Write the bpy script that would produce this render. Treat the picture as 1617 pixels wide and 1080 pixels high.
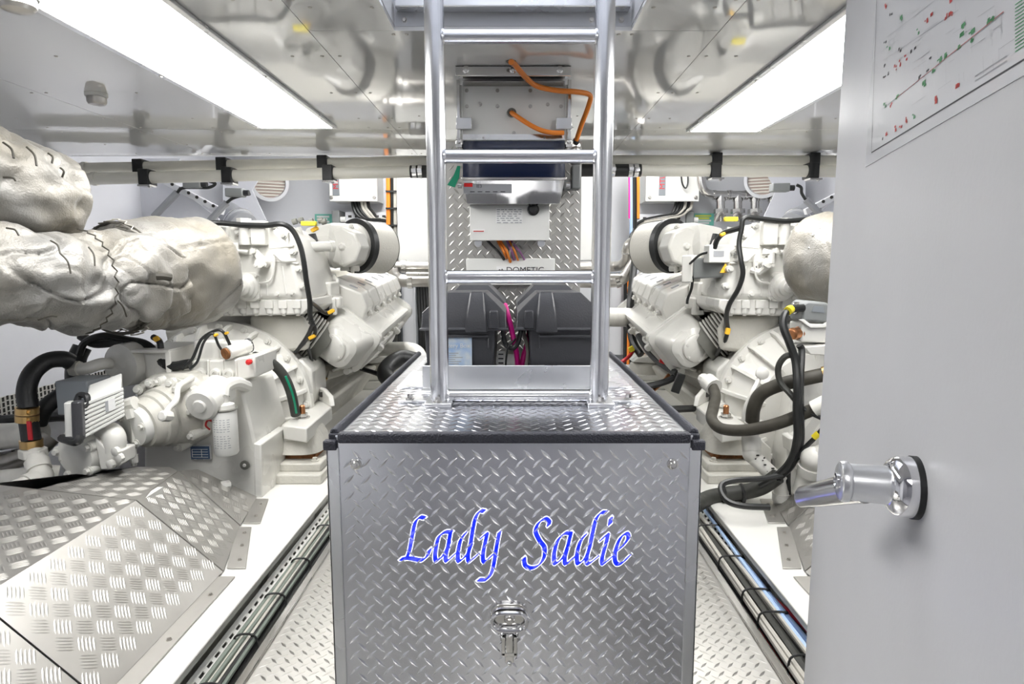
import bpy, bmesh, math, random
from mathutils import Vector, Matrix, noise
V = Vector
random.seed(7)
scene = bpy.context.scene
for o in list(bpy.data.objects):
    bpy.data.objects.remove(o, do_unlink=True)

# ------------------------------------------------------------------ camera
F = 979.0; CX = 812.0; CY = 540.0; CAMZ = 1.15
PITCH = math.atan(122.0 / F); SP, CP = math.sin(PITCH), math.cos(PITCH)
cam_d = bpy.data.cameras.new('camera'); cam = bpy.data.objects.new('camera', cam_d)
scene.collection.objects.link(cam); scene.camera = cam
cam.location = (0, 0, CAMZ); cam.rotation_euler = (math.pi / 2 - PITCH, 0, 0)
cam_d.sensor_width = 36.0; cam_d.lens = 36.0 * F / 1617.0
cam_d.shift_x = -(CX - 808.5) / 1617.0; cam_d.clip_start = 0.02; cam_d.clip_end = 60
# ------------------------------------------------------------------ world, exposure
w = bpy.data.worlds.new('world'); scene.world = w; w.use_nodes = True
bg = w.node_tree.nodes['Background']
bg.inputs[0].default_value = (0.93, 0.95, 1.0, 1); bg.inputs[1].default_value = 3.0
vs = scene.view_settings
vs.view_transform = 'Standard'; vs.look = 'None'; vs.gamma = 1.0; vs.exposure = 0.76
vs.use_curve_mapping = False
LAMP = 11.0
LAMP_AFT = 14.0
try:
    scene.cycles.max_bounces = 6; scene.cycles.diffuse_bounces = 4; scene.cycles.glossy_bounces = 3
    scene.cycles.use_adaptive_sampling = True; scene.cycles.adaptive_threshold = 0.03
    scene.cycles.caustics_reflective = False; scene.cycles.caustics_refractive = False
    scene.cycles.sample_clamp_indirect = 6.0
    scene.cycles.use_denoising = True
except Exception:
    pass

# ------------------------------------------------------------------ picture measure -> place
def P(px, py, Y):
    u = (px - CX) / F; v = (CY - py) / F
    d = V((u, CP + v * SP, -SP + v * CP)); d *= Y / d.y
    return V((d.x, d.y, d.z + CAMZ))
def PZ(px, py, Z):
    u = (px - CX) / F; v = (CY - py) / F
    d = V((u, CP + v * SP, -SP + v * CP)); d *= (Z - CAMZ) / d.z
    return V((d.x, d.y, Z))
def pxw(n, Y):          # width in metres of n picture pixels at depth Y
    return n * Y * 1.01 / F

# ------------------------------------------------------------------ materials
MATS = {}
def mat(name, col, rough=0.5, metal=0.0, bump=0.0, bscale=40.0, var=0.0, vscale=6.0, col2=None, coat=0.0, emit=0.0, aniso=0.0, stretch=None, spec=0.5, trans=0.0):
    m = bpy.data.materials.new(name); m.use_nodes = True
    nt = m.node_tree; b = nt.nodes['Principled BSDF']
    b.inputs['Base Color'].default_value = (*col, 1); b.inputs['Roughness'].default_value = rough
    b.inputs['Metallic'].default_value = metal
    b.inputs['Specular IOR Level'].default_value = spec
    if coat: b.inputs['Coat Weight'].default_value = coat; b.inputs['Coat Roughness'].default_value = 0.04
    if trans: b.inputs['Transmission Weight'].default_value = trans
    if aniso: b.inputs['Anisotropic'].default_value = aniso
    if emit:
        b.inputs['Emission Color'].default_value = (*col, 1); b.inputs['Emission Strength'].default_value = emit
    tc = None
    def coords(scale):
        nonlocal tc
        if tc is None: tc = nt.nodes.new('ShaderNodeTexCoord')
        mp = nt.nodes.new('ShaderNodeMapping'); nt.links.new(tc.outputs['Object'], mp.inputs[0])
        mp.inputs['Scale'].default_value = scale
        return mp
    if var or col2:
        mp = coords(stretch or (1, 1, 1))
        n = nt.nodes.new('ShaderNodeTexNoise'); n.inputs['Scale'].default_value = vscale; n.inputs['Detail'].default_value = 3
        nt.links.new(mp.outputs[0], n.inputs['Vector'])
        r = nt.nodes.new('ShaderNodeValToRGB'); r.color_ramp.elements[0].position = 0.35; r.color_ramp.elements[1].position = 0.7
        c2 = col2 or tuple(max(0, c * (1 - var)) for c in col)
        r.color_ramp.elements[0].color = (*c2, 1); r.color_ramp.elements[1].color = (*col, 1)
        nt.links.new(n.outputs['Fac'], r.inputs[0]); nt.links.new(r.outputs[0], b.inputs['Base Color'])
        mr = nt.nodes.new('ShaderNodeMapRange'); mr.inputs['To Min'].default_value = min(1, rough * 1.35 + 0.02); mr.inputs['To Max'].default_value = rough * 0.8
        nt.links.new(n.outputs['Fac'], mr.inputs[0]); nt.links.new(mr.outputs[0], b.inputs['Roughness'])
    if bump:
        mp = coords(stretch or (1, 1, 1))
        n = nt.nodes.new('ShaderNodeTexNoise'); n.inputs['Scale'].default_value = bscale; n.inputs['Detail'].default_value = 1.5
        nt.links.new(mp.outputs[0], n.inputs['Vector'])
        bp = nt.nodes.new('ShaderNodeBump'); bp.inputs['Strength'].default_value = bump; bp.inputs['Distance'].default_value = 0.01
        nt.links.new(n.outputs['Fac'], bp.inputs['Height']); nt.links.new(bp.outputs[0], b.inputs['Normal'])
    MATS[name] = m
    return m
mat('engine_white', (.72, .71, .67), .26, bump=.10, bscale=25, var=.07, vscale=3.5, coat=.25)
mat('casting_white', (.60, .585, .53), .42, bump=.25, bscale=60, var=.14, vscale=5)
mat('bed_white', (.76, .75, .71), .35, var=.05, vscale=3, coat=.15)
mat('wall_white', (.73, .74, .77), .45, bump=.05, bscale=20, var=.04, vscale=2)
mat('hull_white', (.70, .71, .76), .5, bump=.1, bscale=30, var=.06, vscale=2)
mat('ceiling_gloss', (.86, .86, .845), .07, bump=.035, bscale=2.2, coat=.6, spec=.8)
mat('cabinet_white', (.80, .80, .77), .35, var=.03)
mat('door_grey', (.72, .72, .735), .33, bump=.018, bscale=160, var=.05, vscale=3)
mat('pipe_cream', (.78, .765, .70), .35, var=.08, vscale=5)
mat('pvc_white', (.80, .785, .73), .4, var=.16, vscale=14)
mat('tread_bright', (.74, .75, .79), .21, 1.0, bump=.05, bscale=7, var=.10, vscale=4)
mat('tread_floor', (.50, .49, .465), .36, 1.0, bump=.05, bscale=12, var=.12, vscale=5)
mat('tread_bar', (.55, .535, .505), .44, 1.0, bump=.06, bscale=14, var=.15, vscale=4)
mat('aluminium', (.80, .81, .83), .26, 1.0, var=.08, vscale=8, bump=.03, bscale=30)
mat('ladder_metal', (.82, .83, .86), .2, 1.0, var=.14, vscale=10, bump=.03, bscale=20)
mat('stainless', (.66, .65, .63), .16, 1.0, var=.06)
mat('mirror_steel', (.74, .73, .71), .07, 1.0)
mat('chrome', (.82, .82, .84), .05, 1.0)
mat('steel_pipe', (.55, .53, .50), .28, 1.0, var=.2, vscale=14)
mat('brass', (.62, .42, .18), .3, 1.0)
mat('rust', (.32, .13, .04), .6, .3, var=.4, vscale=60)
mat('rubber_black', (.016, .017, .018), .45, bump=.1, bscale=80)
mat('rubber_trim', (.035, .037, .05), .55, bump=.5, bscale=260)
mat('plastic_black', (.05, .051, .058), .36, bump=.12, bscale=220)
mat('hose_dark', (.045, .046, .04), .5, var=.3, vscale=20)
mat('hose_brown', (.055, .05, .038), .55, var=.3, vscale=16)
mat('cable_black', (.012, .013, .013), .4)
mat('cable_grey', (.50, .48, .43), .5)
mat('cable_green', (.17, .20, .17), .45)
mat('cable_blue', (.40, .55, .82), .45)
mat('cable_red', (.60, .02, .03), .4)
mat('cable_orange', (.90, .26, .03), .4)
mat('cable_magenta', (.80, .015, .30), .35)
mat('cable_yellow', (.80, .66, .03), .5)
mat('cable_violet', (.30, .12, .28), .5)
mat('tag_orange', (.92, .52, .03), .5)
mat('tag_red', (.70, .02, .02), .4)
mat('tape_green', (.0, .28, .15), .5)
mat('paper', (.80, .81, .84), .22, coat=.5)
mat('paper_white', (.86, .86, .85), .5)
mat('print_black', (.03, .03, .035), .5)
mat('print_grey', (.38, .39, .41), .5)
mat('print_red', (.55, .05, .04), .5)
mat('print_green', (.07, .30, .12), .5)
mat('print_blue', (.16, .32, .62), .5)
mat('label_blue', (.40, .58, .85), .4, var=.2, vscale=30, col2=(.72, .80, .88))
mat('plate_blue', (.05, .09, .17), .4)
mat('sign_green', (.18, .55, .45), .4)
mat('sign_yellow', (.75, .80, .12), .4)
mat('navy_film', (.003, .008, .035), .12, coat=.2)
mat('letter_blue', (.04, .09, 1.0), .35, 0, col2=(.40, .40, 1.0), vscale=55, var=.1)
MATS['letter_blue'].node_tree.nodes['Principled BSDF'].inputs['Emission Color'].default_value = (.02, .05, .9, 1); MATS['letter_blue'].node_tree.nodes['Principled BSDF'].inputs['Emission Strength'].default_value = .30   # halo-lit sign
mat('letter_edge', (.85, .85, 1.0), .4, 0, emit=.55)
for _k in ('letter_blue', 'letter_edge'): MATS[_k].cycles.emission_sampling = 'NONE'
mat('grey_plastic', (.22, .24, .26), .45)
mat('grey_cast', (.22, .23, .23), .5, bump=.1, bscale=60)
mat('conduit_grey', (.30, .31, .33), .5)
mat('louvre_pink', (.52, .42, .38), .6)
mat('filter_paper', (.72, .70, .64), .7, bump=.3, bscale=120)
mat('gasket_grey', (.16, .16, .14), .5)
mat('copper', (.55, .25, .12), .3, 1.0)
mat('gap_dark', (.03, .028, .025), .7)
mat('bilge_paint', (.30, .29, .27), .6, var=.3)
mat('lamp_white', (1.0, .99, .97), .5, emit=LAMP)
mat('lamp_aft', (1.0, .99, .97), .5, emit=LAMP_AFT)
def blanket_material():
    m = mat('blanket', (.29, .288, .28), .45, var=.1, vscale=2.6, col2=(.21, .19, .15))
    nt = m.node_tree; b = nt.nodes['Principled BSDF']
    b.inputs['Sheen Weight'].default_value = .25; b.inputs['Metallic'].default_value = .3
    tc = nt.nodes.new('ShaderNodeTexCoord')
    fn = nt.nodes.new('ShaderNodeTexNoise'); fn.inputs['Scale'].default_value = 170; fn.inputs['Detail'].default_value = 2
    nt.links.new(tc.outputs['Object'], fn.inputs['Vector']); a1 = fn
    n = nt.nodes.new('ShaderNodeTexNoise'); n.inputs['Scale'].default_value = 9; n.inputs['Detail'].default_value = 4
    nt.links.new(tc.outputs['Object'], n.inputs['Vector'])
    ml = nt.nodes.new('ShaderNodeMath'); ml.operation = 'MULTIPLY_ADD'; ml.inputs[1].default_value = 6.0
    nt.links.new(n.outputs['Fac'], ml.inputs[0]); nt.links.new(a1.outputs[0], ml.inputs[2])
    bp = nt.nodes.new('ShaderNodeBump'); bp.inputs['Strength'].default_value = .55; bp.inputs['Distance'].default_value = .004
    nt.links.new(ml.outputs[0], bp.inputs['Height']); nt.links.new(bp.outputs[0], b.inputs['Normal'])
blanket_material()

# ------------------------------------------------------------------ mesh building
MIR = 1          # -1 while the right-hand twin of a left-hand thing is built
def mx(p): return V((p[0] * MIR, p[1], p[2]))
def catmull(pts, res):
    pts = [V(p) for p in pts]
    if len(pts) < 3: return pts
    q = [pts[0] * 2 - pts[1]] + pts + [pts[-1] * 2 - pts[-2]]
    out = []
    for i in range(1, len(q) - 2):
        a, b, c, d = q[i - 1], q[i], q[i + 1], q[i + 2]
        for k in range(res):
            t = k / res
            out.append(.5 * ((2 * b) + (c - a) * t + (2 * a - 5 * b + 4 * c - d) * t * t + (3 * b - a - 3 * c + d) * t ** 3))
    out.append(pts[-1]); return out
def frame(z):
    z = V(z).normalized(); a = V((0, 0, 1)) if abs(z.z) < .9 else V((1, 0, 0))
    x = a.cross(z).normalized(); return x, z.cross(x), z
class MB:
    def __init__(s): s.v = []; s.f = []; s.m = []; s.cur = 0
    def add(s, vs, fs):
        o = len(s.v); s.v += [V(p) for p in vs]; s.f += [tuple(i + o for i in f) for f in fs]; s.m += [s.cur] * len(fs); return s
    def use(s, i): s.cur = i; return s
    def hexa(s, p):   # bottom ring 0-3, top ring 4-7
        return s.add(p, [(0, 3, 2, 1), (4, 5, 6, 7), (0, 1, 5, 4), (1, 2, 6, 5), (2, 3, 7, 6), (3, 0, 4, 7)])
    def bb(s, x0, x1, y0, y1, z0, z1):
        return s.hexa([(x0, y0, z0), (x1, y0, z0), (x1, y1, z0), (x0, y1, z0), (x0, y0, z1), (x1, y0, z1), (x1, y1, z1), (x0, y1, z1)])
    def box(s, c, size, ax=None):
        c = V(c); hx, hy, hz = size[0] / 2, size[1] / 2, size[2] / 2
        if ax is None: ax = (V((1, 0, 0)), V((0, 1, 0)), V((0, 0, 1)))
        X, Y, Z = ax
        return s.hexa([c + X * a * hx + Y * b * hy + Z * d * hz for d in (-1, 1) for a, b in ((-1, -1), (1, -1), (1, 1), (-1, 1))])
    def prism(s, poly, vec):
        n = len(poly); vec = V(vec); a = [V(p) for p in poly]; b = [p + vec for p in a]
        return s.add(a + b, [tuple(range(n))[::-1], tuple(range(n, 2 * n))] + [(i, (i + 1) % n, n + (i + 1) % n, n + i) for i in range(n)])
    def loft(s, rings, caps=True):
        n = len(rings[0]); vs = [p for r in rings for p in r]; fs = []
        for k in range(len(rings) - 1):
            for i in range(n):
                j = (i + 1) % n; fs.append((k * n + i, k * n + j, (k + 1) * n + j, (k + 1) * n + i))
        if caps: fs += [tuple(range(n))[::-1], tuple(range((len(rings) - 1) * n, len(rings) * n))]
        return s.add(vs, fs)
    def lathe(s, o, axis, prof, n=24, caps=True):
        x, y, z = frame(axis); o = V(o)
        return s.loft([[o + z * t + (x * math.cos(a) + y * math.sin(a)) * max(r, 1e-4) for a in [2 * math.pi * i / n for i in range(n)]] for t, r in prof], caps)
    def cyl(s, p0, p1, r0, r1=None, n=14):
        p0 = V(p0); p1 = V(p1); r1 = r0 if r1 is None else r1
        return s.lathe(p0, p1 - p0, [(0, r0), ((p1 - p0).length, r1)], n)
    def tube(s, pts, r, n=8, res=5, smooth=True, closed=False):
        p = catmull(pts, res) if smooth else [V(q) for q in pts]
        N = len(p); rr = r if callable(r) else (lambda t: r)
        x = None; rings = []
        for i in range(N):
            t = (p[min(i + 1, N - 1)] - p[max(i - 1, 0)]).normalized()
            if x is None: x, y, _ = frame(t)
            else:
                x = (x - t * x.dot(t)).normalized(); y = t.cross(x)
            R = rr(i / (N - 1))
            rings.append([p[i] + (x * math.cos(a) + y * math.sin(a)) * R for a in [2 * math.pi * k / n for k in range(n)]])
        return s.loft(rings)
    def sphere(s, c, r, n=14, m=8, sc=(1, 1, 1)):
        c = V(c)
        return s.loft([[c + V((sc[0] * r * math.sin(t) * math.cos(a), sc[1] * r * math.sin(t) * math.sin(a), sc[2] * r * math.cos(t))) for a in [2 * math.pi * i / n for i in range(n)]] for t in [1e-3 + (math.pi - 2e-3) * k / m for k in range(m + 1)]])
    def torus(s, c, axis, R, r, n=28, m=8, a0=0, a1=2 * math.pi):
        x, y, z = frame(axis); c = V(c); rings = []
        full = abs(a1 - a0 - 2 * math.pi) < 1e-6
        for i in range(n if full else n + 1):
            a = a0 + (a1 - a0) * i / n; d = x * math.cos(a) + y * math.sin(a)
            rings.append([c + d * (R + r * math.cos(b)) + z * r * math.sin(b) for b in [2 * math.pi * k / m for k in range(m)]])
        if full: rings.append(rings[0])
        return s.loft(rings, not full)
    def bolt(s, p, axis, r=.008, h=.007, washer=True):
        p = V(p); a = V(axis).normalized()
        if washer: s.cyl(p, p + a * h * .3, r * 1.45, n=10)
        return s.cyl(p + a * h * .25, p + a * h * 1.2, r, r * .92, n=6)
    def quad(s, a, b, c, d): return s.add([a, b, c, d], [(0, 1, 2, 3)])
    def rbox(s, c, size, r, ax=None, n=4, axis=2):   # box with rounded corners, extruded along its third axis
        c = V(c)
        if ax is None: ax = (V((1, 0, 0)), V((0, 1, 0)), V((0, 0, 1)))
        X, Y, Z = ax; hx, hy = size[0] / 2, size[1] / 2; ring = []
        for q, (sx, sy) in enumerate(((1, 1), (-1, 1), (-1, -1), (1, -1))):
            for k in range(n + 1):
                a = math.pi / 2 * (q + k / n)
                ring.append(c + X * (sx * (hx - r) + r * math.cos(a)) + Y * (sy * (hy - r) + r * math.sin(a)) - Z * size[2] / 2)
        return s.prism(ring, Z * size[2])
    def build(s, name, mats, parent=None, bev=0.0, seg=2, angle=35, label=None, flat=False, cat=None, group=None, kind=None, recalc=True):
        vs = [mx(p) for p in s.v]
        if parent is None:
            xs = [p.x for p in vs]; ys = [p.y for p in vs]; zs = [p.z for p in vs]
            org = V(((min(xs) + max(xs)) / 2, (min(ys) + max(ys)) / 2, min(zs)))
        else:
            r = parent
            while r.parent: r = r.parent
            org = r.location.copy()
        me = bpy.data.meshes.new(name); me.from_pydata([p - org for p in vs], [], s.f)
        if isinstance(mats, str): mats = [mats]
        for k in mats: me.materials.append(MATS[k])
        if len(mats) > 1: me.polygons.foreach_set('material_index', s.m)
        if recalc:
            bm = bmesh.new(); bm.from_mesh(me); bmesh.ops.recalc_face_normals(bm, faces=bm.faces); bm.to_mesh(me); bm.free()
        if not flat:
            me.shade_smooth(); me.set_sharp_from_angle(angle=math.radians(angle))
        me.update()
        o = bpy.data.objects.new(name, me); scene.collection.objects.link(o)
        if parent is None: o.location = org
        else: o.parent = parent
        if bev:
            b = o.modifiers.new('bevel', 'BEVEL'); b.width = bev; b.segments = seg; b.limit_method = 'ANGLE'; b.angle_limit = math.radians(40)
            b.harden_normals = False
        if label: o['label'] = label
        if cat: o['category'] = cat
        if group: o['group'] = group
        if kind: o['kind'] = kind
        return o
def thing(name, label, cat, loc, group=None, kind=None):
    o = bpy.data.objects.new(name, None); scene.collection.objects.link(o); o.location = mx(loc); o.empty_display_size = .05
    if label: o['label'] = label
    if cat: o['category'] = cat
    if group: o['group'] = group
    if kind: o['kind'] = kind
    return o
def struct(name, mb, mats, **k): return mb.build(name, mats, kind='structure', **k)
def clone(o, name, parent, loc, rot=None):       # one more alike piece sharing mesh data
    c = o.copy(); scene.collection.objects.link(c); c.name = name; c.parent = parent; c.location = loc
    if rot is not None: c.rotation_euler = rot
    return c
def cable(name, label, pts, r, m, cat='cable', group=None, n=8, res=6):
    return MB().tube(pts, r, n, res).build(name, m, label=label, cat=cat, group=group)

# raised tread patterns ---------------------------------------------------
def inside(poly, x, y):
    c = False; n = len(poly)
    for i in range(n):
        x0, y0 = poly[i]; x1, y1 = poly[(i + 1) % n]
        if (y0 > y) != (y1 > y) and x < (x1 - x0) * (y - y0) / (y1 - y0) + x0: c = not c
    return c
def edge_dist(poly, x, y):
    d = 9
    for i in range(len(poly)):
        a = V((*poly[i], 0)); b = V((*poly[(i + 1) % len(poly)], 0)); p = V((x, y, 0)); e = b - a
        t = max(0, min(1, (p - a).dot(e) / max(e.length_squared, 1e-9))); d = min(d, (p - a - e * t).length)
    return d
def lozenges(mb, O, U, W, N, poly, pitch=.0385, L=.036, wd=.0085, h=.0022, ph=(0, 0)):
    us = [p[0] for p in poly]; ws = [p[1] for p in poly]; O, U, W, N = V(O), V(U), V(W), V(N)
    i0, i1 = int(min(us) / pitch * 2) - 2, int(max(us) / pitch * 2) + 2
    j0, j1 = int(min(ws) / pitch * 2) - 2, int(max(ws) / pitch * 2) + 2
    for j in range(j0, j1):
        for i in range(i0, i1):
            if (i + j) % 2: continue
            sgn = 1 if j % 2 == 0 else -1
            u = (i + .5) * pitch / 2 + ph[0]; q = (j + .5) * pitch / 2 + ph[1]
            if not inside(poly, u, q) or edge_dist(poly, u, q) < L * .33: continue
            c = O + U * u + W * q; a = math.radians(45) * sgn
            l = U * math.cos(a) + W * math.sin(a); t = U * -math.sin(a) + W * math.cos(a)
            mb.add([c - l * L / 2, c - l * L * .2 - t * wd * .38, c + l * L * .2 - t * wd * .38, c + l * L / 2, c + l * L * .2 + t * wd * .38, c - l * L * .2 + t * wd * .38,
                    c - t * wd * .5, c + t * wd * .5, c - l * L * .33 + N * h * .6, c + l * L * .33 + N * h * .6, c + N * h],
                   [(0, 1, 8), (1, 6, 10, 8), (6, 2, 9, 10), (2, 3, 9), (3, 4, 9), (4, 7, 10, 9), (7, 5, 8, 10), (5, 0, 8)])
def fivebars(mb, O, U, W, N, poly, pitch=.05, h=.0011, ph=(0, 0)):
    O, U, W, N = V(O), V(U), V(W), V(N); r2 = math.sqrt(.5)      # bars lie at 45 degrees to the sheet edges
    U2, W2 = (U + W) * r2, (W - U) * r2
    rot = [((p[0] + p[1]) * r2, (p[1] - p[0]) * r2) for p in poly]; us = [p[0] for p in rot]; ws = [p[1] for p in rot]
    for j in range(int(min(ws) / pitch) - 2, int(max(ws) / pitch) + 2):
        for i in range(int(min(us) / pitch) - 2, int(max(us) / pitch) + 2):
            u = (i + .5) * pitch + ph[0]; q = (j + .5) * pitch + ph[1]
            if not inside(rot, u, q) or edge_dist(rot, u, q) < pitch * .34: continue
            l, t = (U2, W2) if (i + j) % 2 else (W2, U2)
            for k in range(5):
                c = O + U2 * u + W2 * q + t * (k - 2) * pitch * .175; L = pitch * (.46 if k % 2 else .42); d = pitch * .058
                mb.add([c - l * L, c - t * d - l * L * .5, c - t * d + l * L * .5, c + l * L, c + t * d + l * L * .5, c + t * d - l * L * .5, c - l * L * .55 + N * h, c + l * L * .55 + N * h],
                       [(0, 1, 6), (1, 2, 7, 6), (2, 3, 7), (3, 4, 7), (4, 5, 6, 7), (5, 0, 6)])
def plane_frame(a, b, c):
    a, b, c = V(a), V(b), V(c); U = (b - a).normalized(); N = U.cross(c - a).normalized(); return a, U, N.cross(U), N
def plate(parent, name, corners, thick, m, pattern=None, pm=None, up=V((0, 0, 1)), **k):
    """flat polygonal sheet with real thickness; the raised pattern is welded to its upper face"""
    c = [V(p) for p in corners]; O, U, W, N = plane_frame(c[0], c[1], c[2])
    if N.dot(up) < 0: N = -N
    mb = MB(); mb.prism([p - N * thick for p in c], N * thick)
    if pattern:
        poly = [((p - O).dot(U), (p - O).dot(W)) for p in c]
        pattern(mb, O, U, W, N, poly, **(pm or {}))
    return mb.build(name, m, parent, recalc=True, **k)

# ------------------------------------------------------------------ the room
CEIL = 1.85; YB = 6.7; YC = 4.12; HATCH = (-.36, .352, .95, 1.97)
fl = MB(); fl.bb(-.75, .75, -.06, YB, -.03, 0)
for x0, x1 in ((-.745, -.44), (.44, .745)):
    lozenges(fl, (0, 0, 0), (1, 0, 0), (0, 1, 0), (0, 0, 1), [(x0, .75), (x1, .75), (x1, 2.6), (x0, 2.6)], h=.002)
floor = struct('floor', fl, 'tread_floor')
floor['label'] = 'grey tread plate walkway floor'
bil = struct('floor', MB().bb(-3, -.75, -.4, YB, -.34, -.30).bb(.75, 3, -.4, YB, -.34, -.30).bb(-.76, -.75, -.4, YB, -.3, -.03).bb(.75, .76, -.4, YB, -.3, -.03), 'bilge_paint')
bil['label'] = 'dull painted bilge floor under the engines'
for s, nm in ((-1, 'wall_left'), (1, 'wall_right')):
    prof = [(2.95, 2.5), (2.95, 1.25), (2.72, .85), (2.6, -.34), (2.66, -.34), (2.80, .85), (3.03, 1.25), (3.03, 2.5)]
    wl = struct(nm, MB().prism([V((s * x, -.4, z)) for x, z in prof], (0, YB + .4, 0)), 'hull_white')
struct('wall_back', MB().bb(-3.03, 3.03, YB, YB + .06, -.34, 2.5), 'wall_white')
wf = MB()
for a in ((-3.03, -.52, -.34, 2.0), (.36, 3.03, -.34, 2.0), (-.52, .36, 1.82, 2.0), (-.52, .36, -.34, 0)): wf.bb(a[0], a[1], -.06, 0.0, a[2], a[3])
struct('wall_front', wf, 'wall_white')
# the passage the door opens from: closed and dim apart from an added fill panel
mat('passage_grey', (.50, .50, .53), .6, var=.1)
struct('wall_passage', MB().bb(-.95, -.9, -2.2, -.06, 0, 2.1).bb(.9, .95, -2.2, -.06, 0, 2.1).bb(-.95, .95, -2.25, -2.2, 0, 2.1).bb(-.95, .95, -2.25, -.06, 2.1, 2.14), 'passage_grey')
struct('floor_passage', MB().bb(-.95, .95, -2.25, -.06, -.05, 0.0), 'passage_grey')
PASSAGE = True
# lower ceiling: gloss panels with fine joints around the ladder hatch
ceil = thing('ceiling', None, None, (0, 2, CEIL), kind='structure')
xs = [-2.95, -1.95, -.62, -.36]; joints = []
def cpanel(x0, x1, y0, y1):
    g = .0012
    MB().bb(x0 + g, x1 - g, y0 + g, y1 - g, CEIL, CEIL + .012).build('panel', 'ceiling_gloss', ceil)
HX0, HX1, HY0, HY1 = HATCH
for x0, x1 in ((-2.95, -1.95), (-1.95, -.62), (.62, 1.95), (1.95, 2.95)):
    for y0, y1 in ((0, 1.2), (1.2, 3.35), (3.35, YC)): cpanel(x0, x1, y0, y1)
for x0, x1 in ((-.62, HX0), (HX1, .62)):
    cpanel(x0, x1, 0, HY1)
cpanel(-.62, .62, HY1, 3.35); cpanel(-.62, .62, 3.35, YC); cpanel(HX0, HX1, 0, HY0)
dk = MB()
for a in ((-3, HX0 - .013, 0, YC), (HX1 + .013, 3, 0, YC), (HX0 - .013, HX1 + .013, HY1 + .013, YC), (HX0 - .013, HX1 + .013, 0, HY0 - .013)): dk.bb(a[0], a[1], a[2], a[3], CEIL + .013, CEIL + .03)
dk.build('deck_plate', 'gap_dark', ceil)
scr = MB().lathe((0, 2, CEIL), (0, 0, -1), [(0, .006), (.0015, .0058), (.003, .003), (.0032, .0001)], 8).build('screw', 'steel_pipe', ceil)
scr.location = (-1.92, -.2, 0)
spots = []
for x in (-2.4, -1.98, -1.92, -1.55, -.75, -.65, -.59, .59, .65, .75, 1.55, 1.92, 1.98, 2.4):
    for y in (1.32, 1.75, 2.2, 2.65, 3.1, 3.30, 3.40, 3.75, 4.05): spots.append((x, y))
for x in (-.45, -.2, .05, .3, .47):
    for y in (3.05, 3.3, 3.42, 4.0): spots.append((x, y))
for y in (1.3, 1.55, 1.8): spots += [(-.39, y), (.382, y), (-.56, y), (.55, y)]
spots += [(-.37, 2.0), (-.33, 2.0), (.36, 2.0), (.32, 2.0), (0, 2.03)]
for x, y in spots: clone(scr, 'screw', ceil, (x, y - 2, 0))
# hatch trunk above the ladder
t = MB(); g = .012
t.bb(HX0 - g, HX0, HY0, HY1, CEIL + .0125, 2.75).bb(HX1, HX1 + g, HY0, HY1, CEIL + .0125, 2.75).bb(HX0 - g, HX1 + g, HY1, HY1 + g, CEIL + .0125, 2.75).bb(HX0 - g, HX1 + g, HY0 - g, HY0, CEIL + .0125, 2.75)
tr = t.build('hatch_trunk', 'wall_white', ceil)
ts = MB()
for z in (CEIL + .03, CEIL + .14, CEIL + .25):
    for x in (HX0 + .03, HX0 + .12, HX1 - .12, HX1 - .03): ts.bolt((x, HY1, z), (0, -1, 0), .006, .004)
    for y in (1.4, 1.6, 1.8): ts.bolt((HX0, y, z), (1, 0, 0), .006, .004); ts.bolt((HX1, y, z), (-1, 0, 0), .006, .004)
ts.build('screws', 'steel_pipe', tr, kind='stuff')
MB().bb(HX0 + .01, HX1 - .01, HY1 - .05, HY1 - .004, CEIL + .05, CEIL + .075).bb(HX0 + .01, HX1 - .01, HY1 - .03, HY1 - .004, CEIL + .13, CEIL + .145).build('hatch_ledge', 'aluminium', tr, bev=.003)
# step up to the higher aft ceiling
struct('trim_1', MB().bb(-3, 3, YC, YC + .03, CEIL, 2.5), 'wall_white')
struct('ceiling', MB().bb(-3.03, 3.03, YC, YB, 2.5, 2.53), 'wall_white')['label'] = 'higher white ceiling aft of the pipes'
# ceiling lights
def ceiling_light(x0, x1, y0, y1, z, label, lamp):
    t = thing('ceiling_light', label, 'light', ((x0 + x1) / 2, (y0 + y1) / 2, z), 'ceiling light panels')
    b = .022; f = MB()
    f.bb(x0, x0 + b, y0, y1, z - .012, z).bb(x1 - b, x1, y0, y1, z - .012, z).bb(x0 + b, x1 - b, y0, y0 + b, z - .012, z).bb(x0 + b, x1 - b, y1 - b * .4, y1, z - .012, z)
    f.build('frame', 'aluminium', t, bev=.002)
    MB().bb(x0 + b, x1 - b, y0 + b, y1 - b * .4, z - .009, z - .001).build('diffuser', lamp, t)
    for k in range(4):
        y = y0 + .12 + k * (y1 - y0 - .16) / 3
        for x in (x0 + b / 2, x1 - b / 2): MB().bolt((x, y, z - .012), (0, 0, -1), .005, .003).build('screw', 'steel_pipe', t)
ceiling_light(-1.31, -.905, .55, 3.28, CEIL, 'long bright ceiling light panel above the left engine', 'lamp_white')
ceiling_light(.90, 1.29, .55, 3.36, CEIL, 'long bright ceiling light panel above the door', 'lamp_white')
mat('passage_fill', (1.0, .99, .97), .5, emit=7.0)  # added fill panel behind the camera, put in to brighten the chest front
ceiling_light(-.2, .2, -1.5, -.5, 2.1, 'added unseen fill light panel in the passage behind the doorway', 'passage_fill')
ceiling_light(-1.45, -1.0, 4.2, 5.95, 2.5, 'ceiling light panel aft of the pipes over the left engine', 'lamp_aft')
ceiling_light(1.0, 1.45, 4.2, 5.95, 2.5, 'ceiling light panel aft of the pipes over the right engine', 'lamp_aft')
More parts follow.
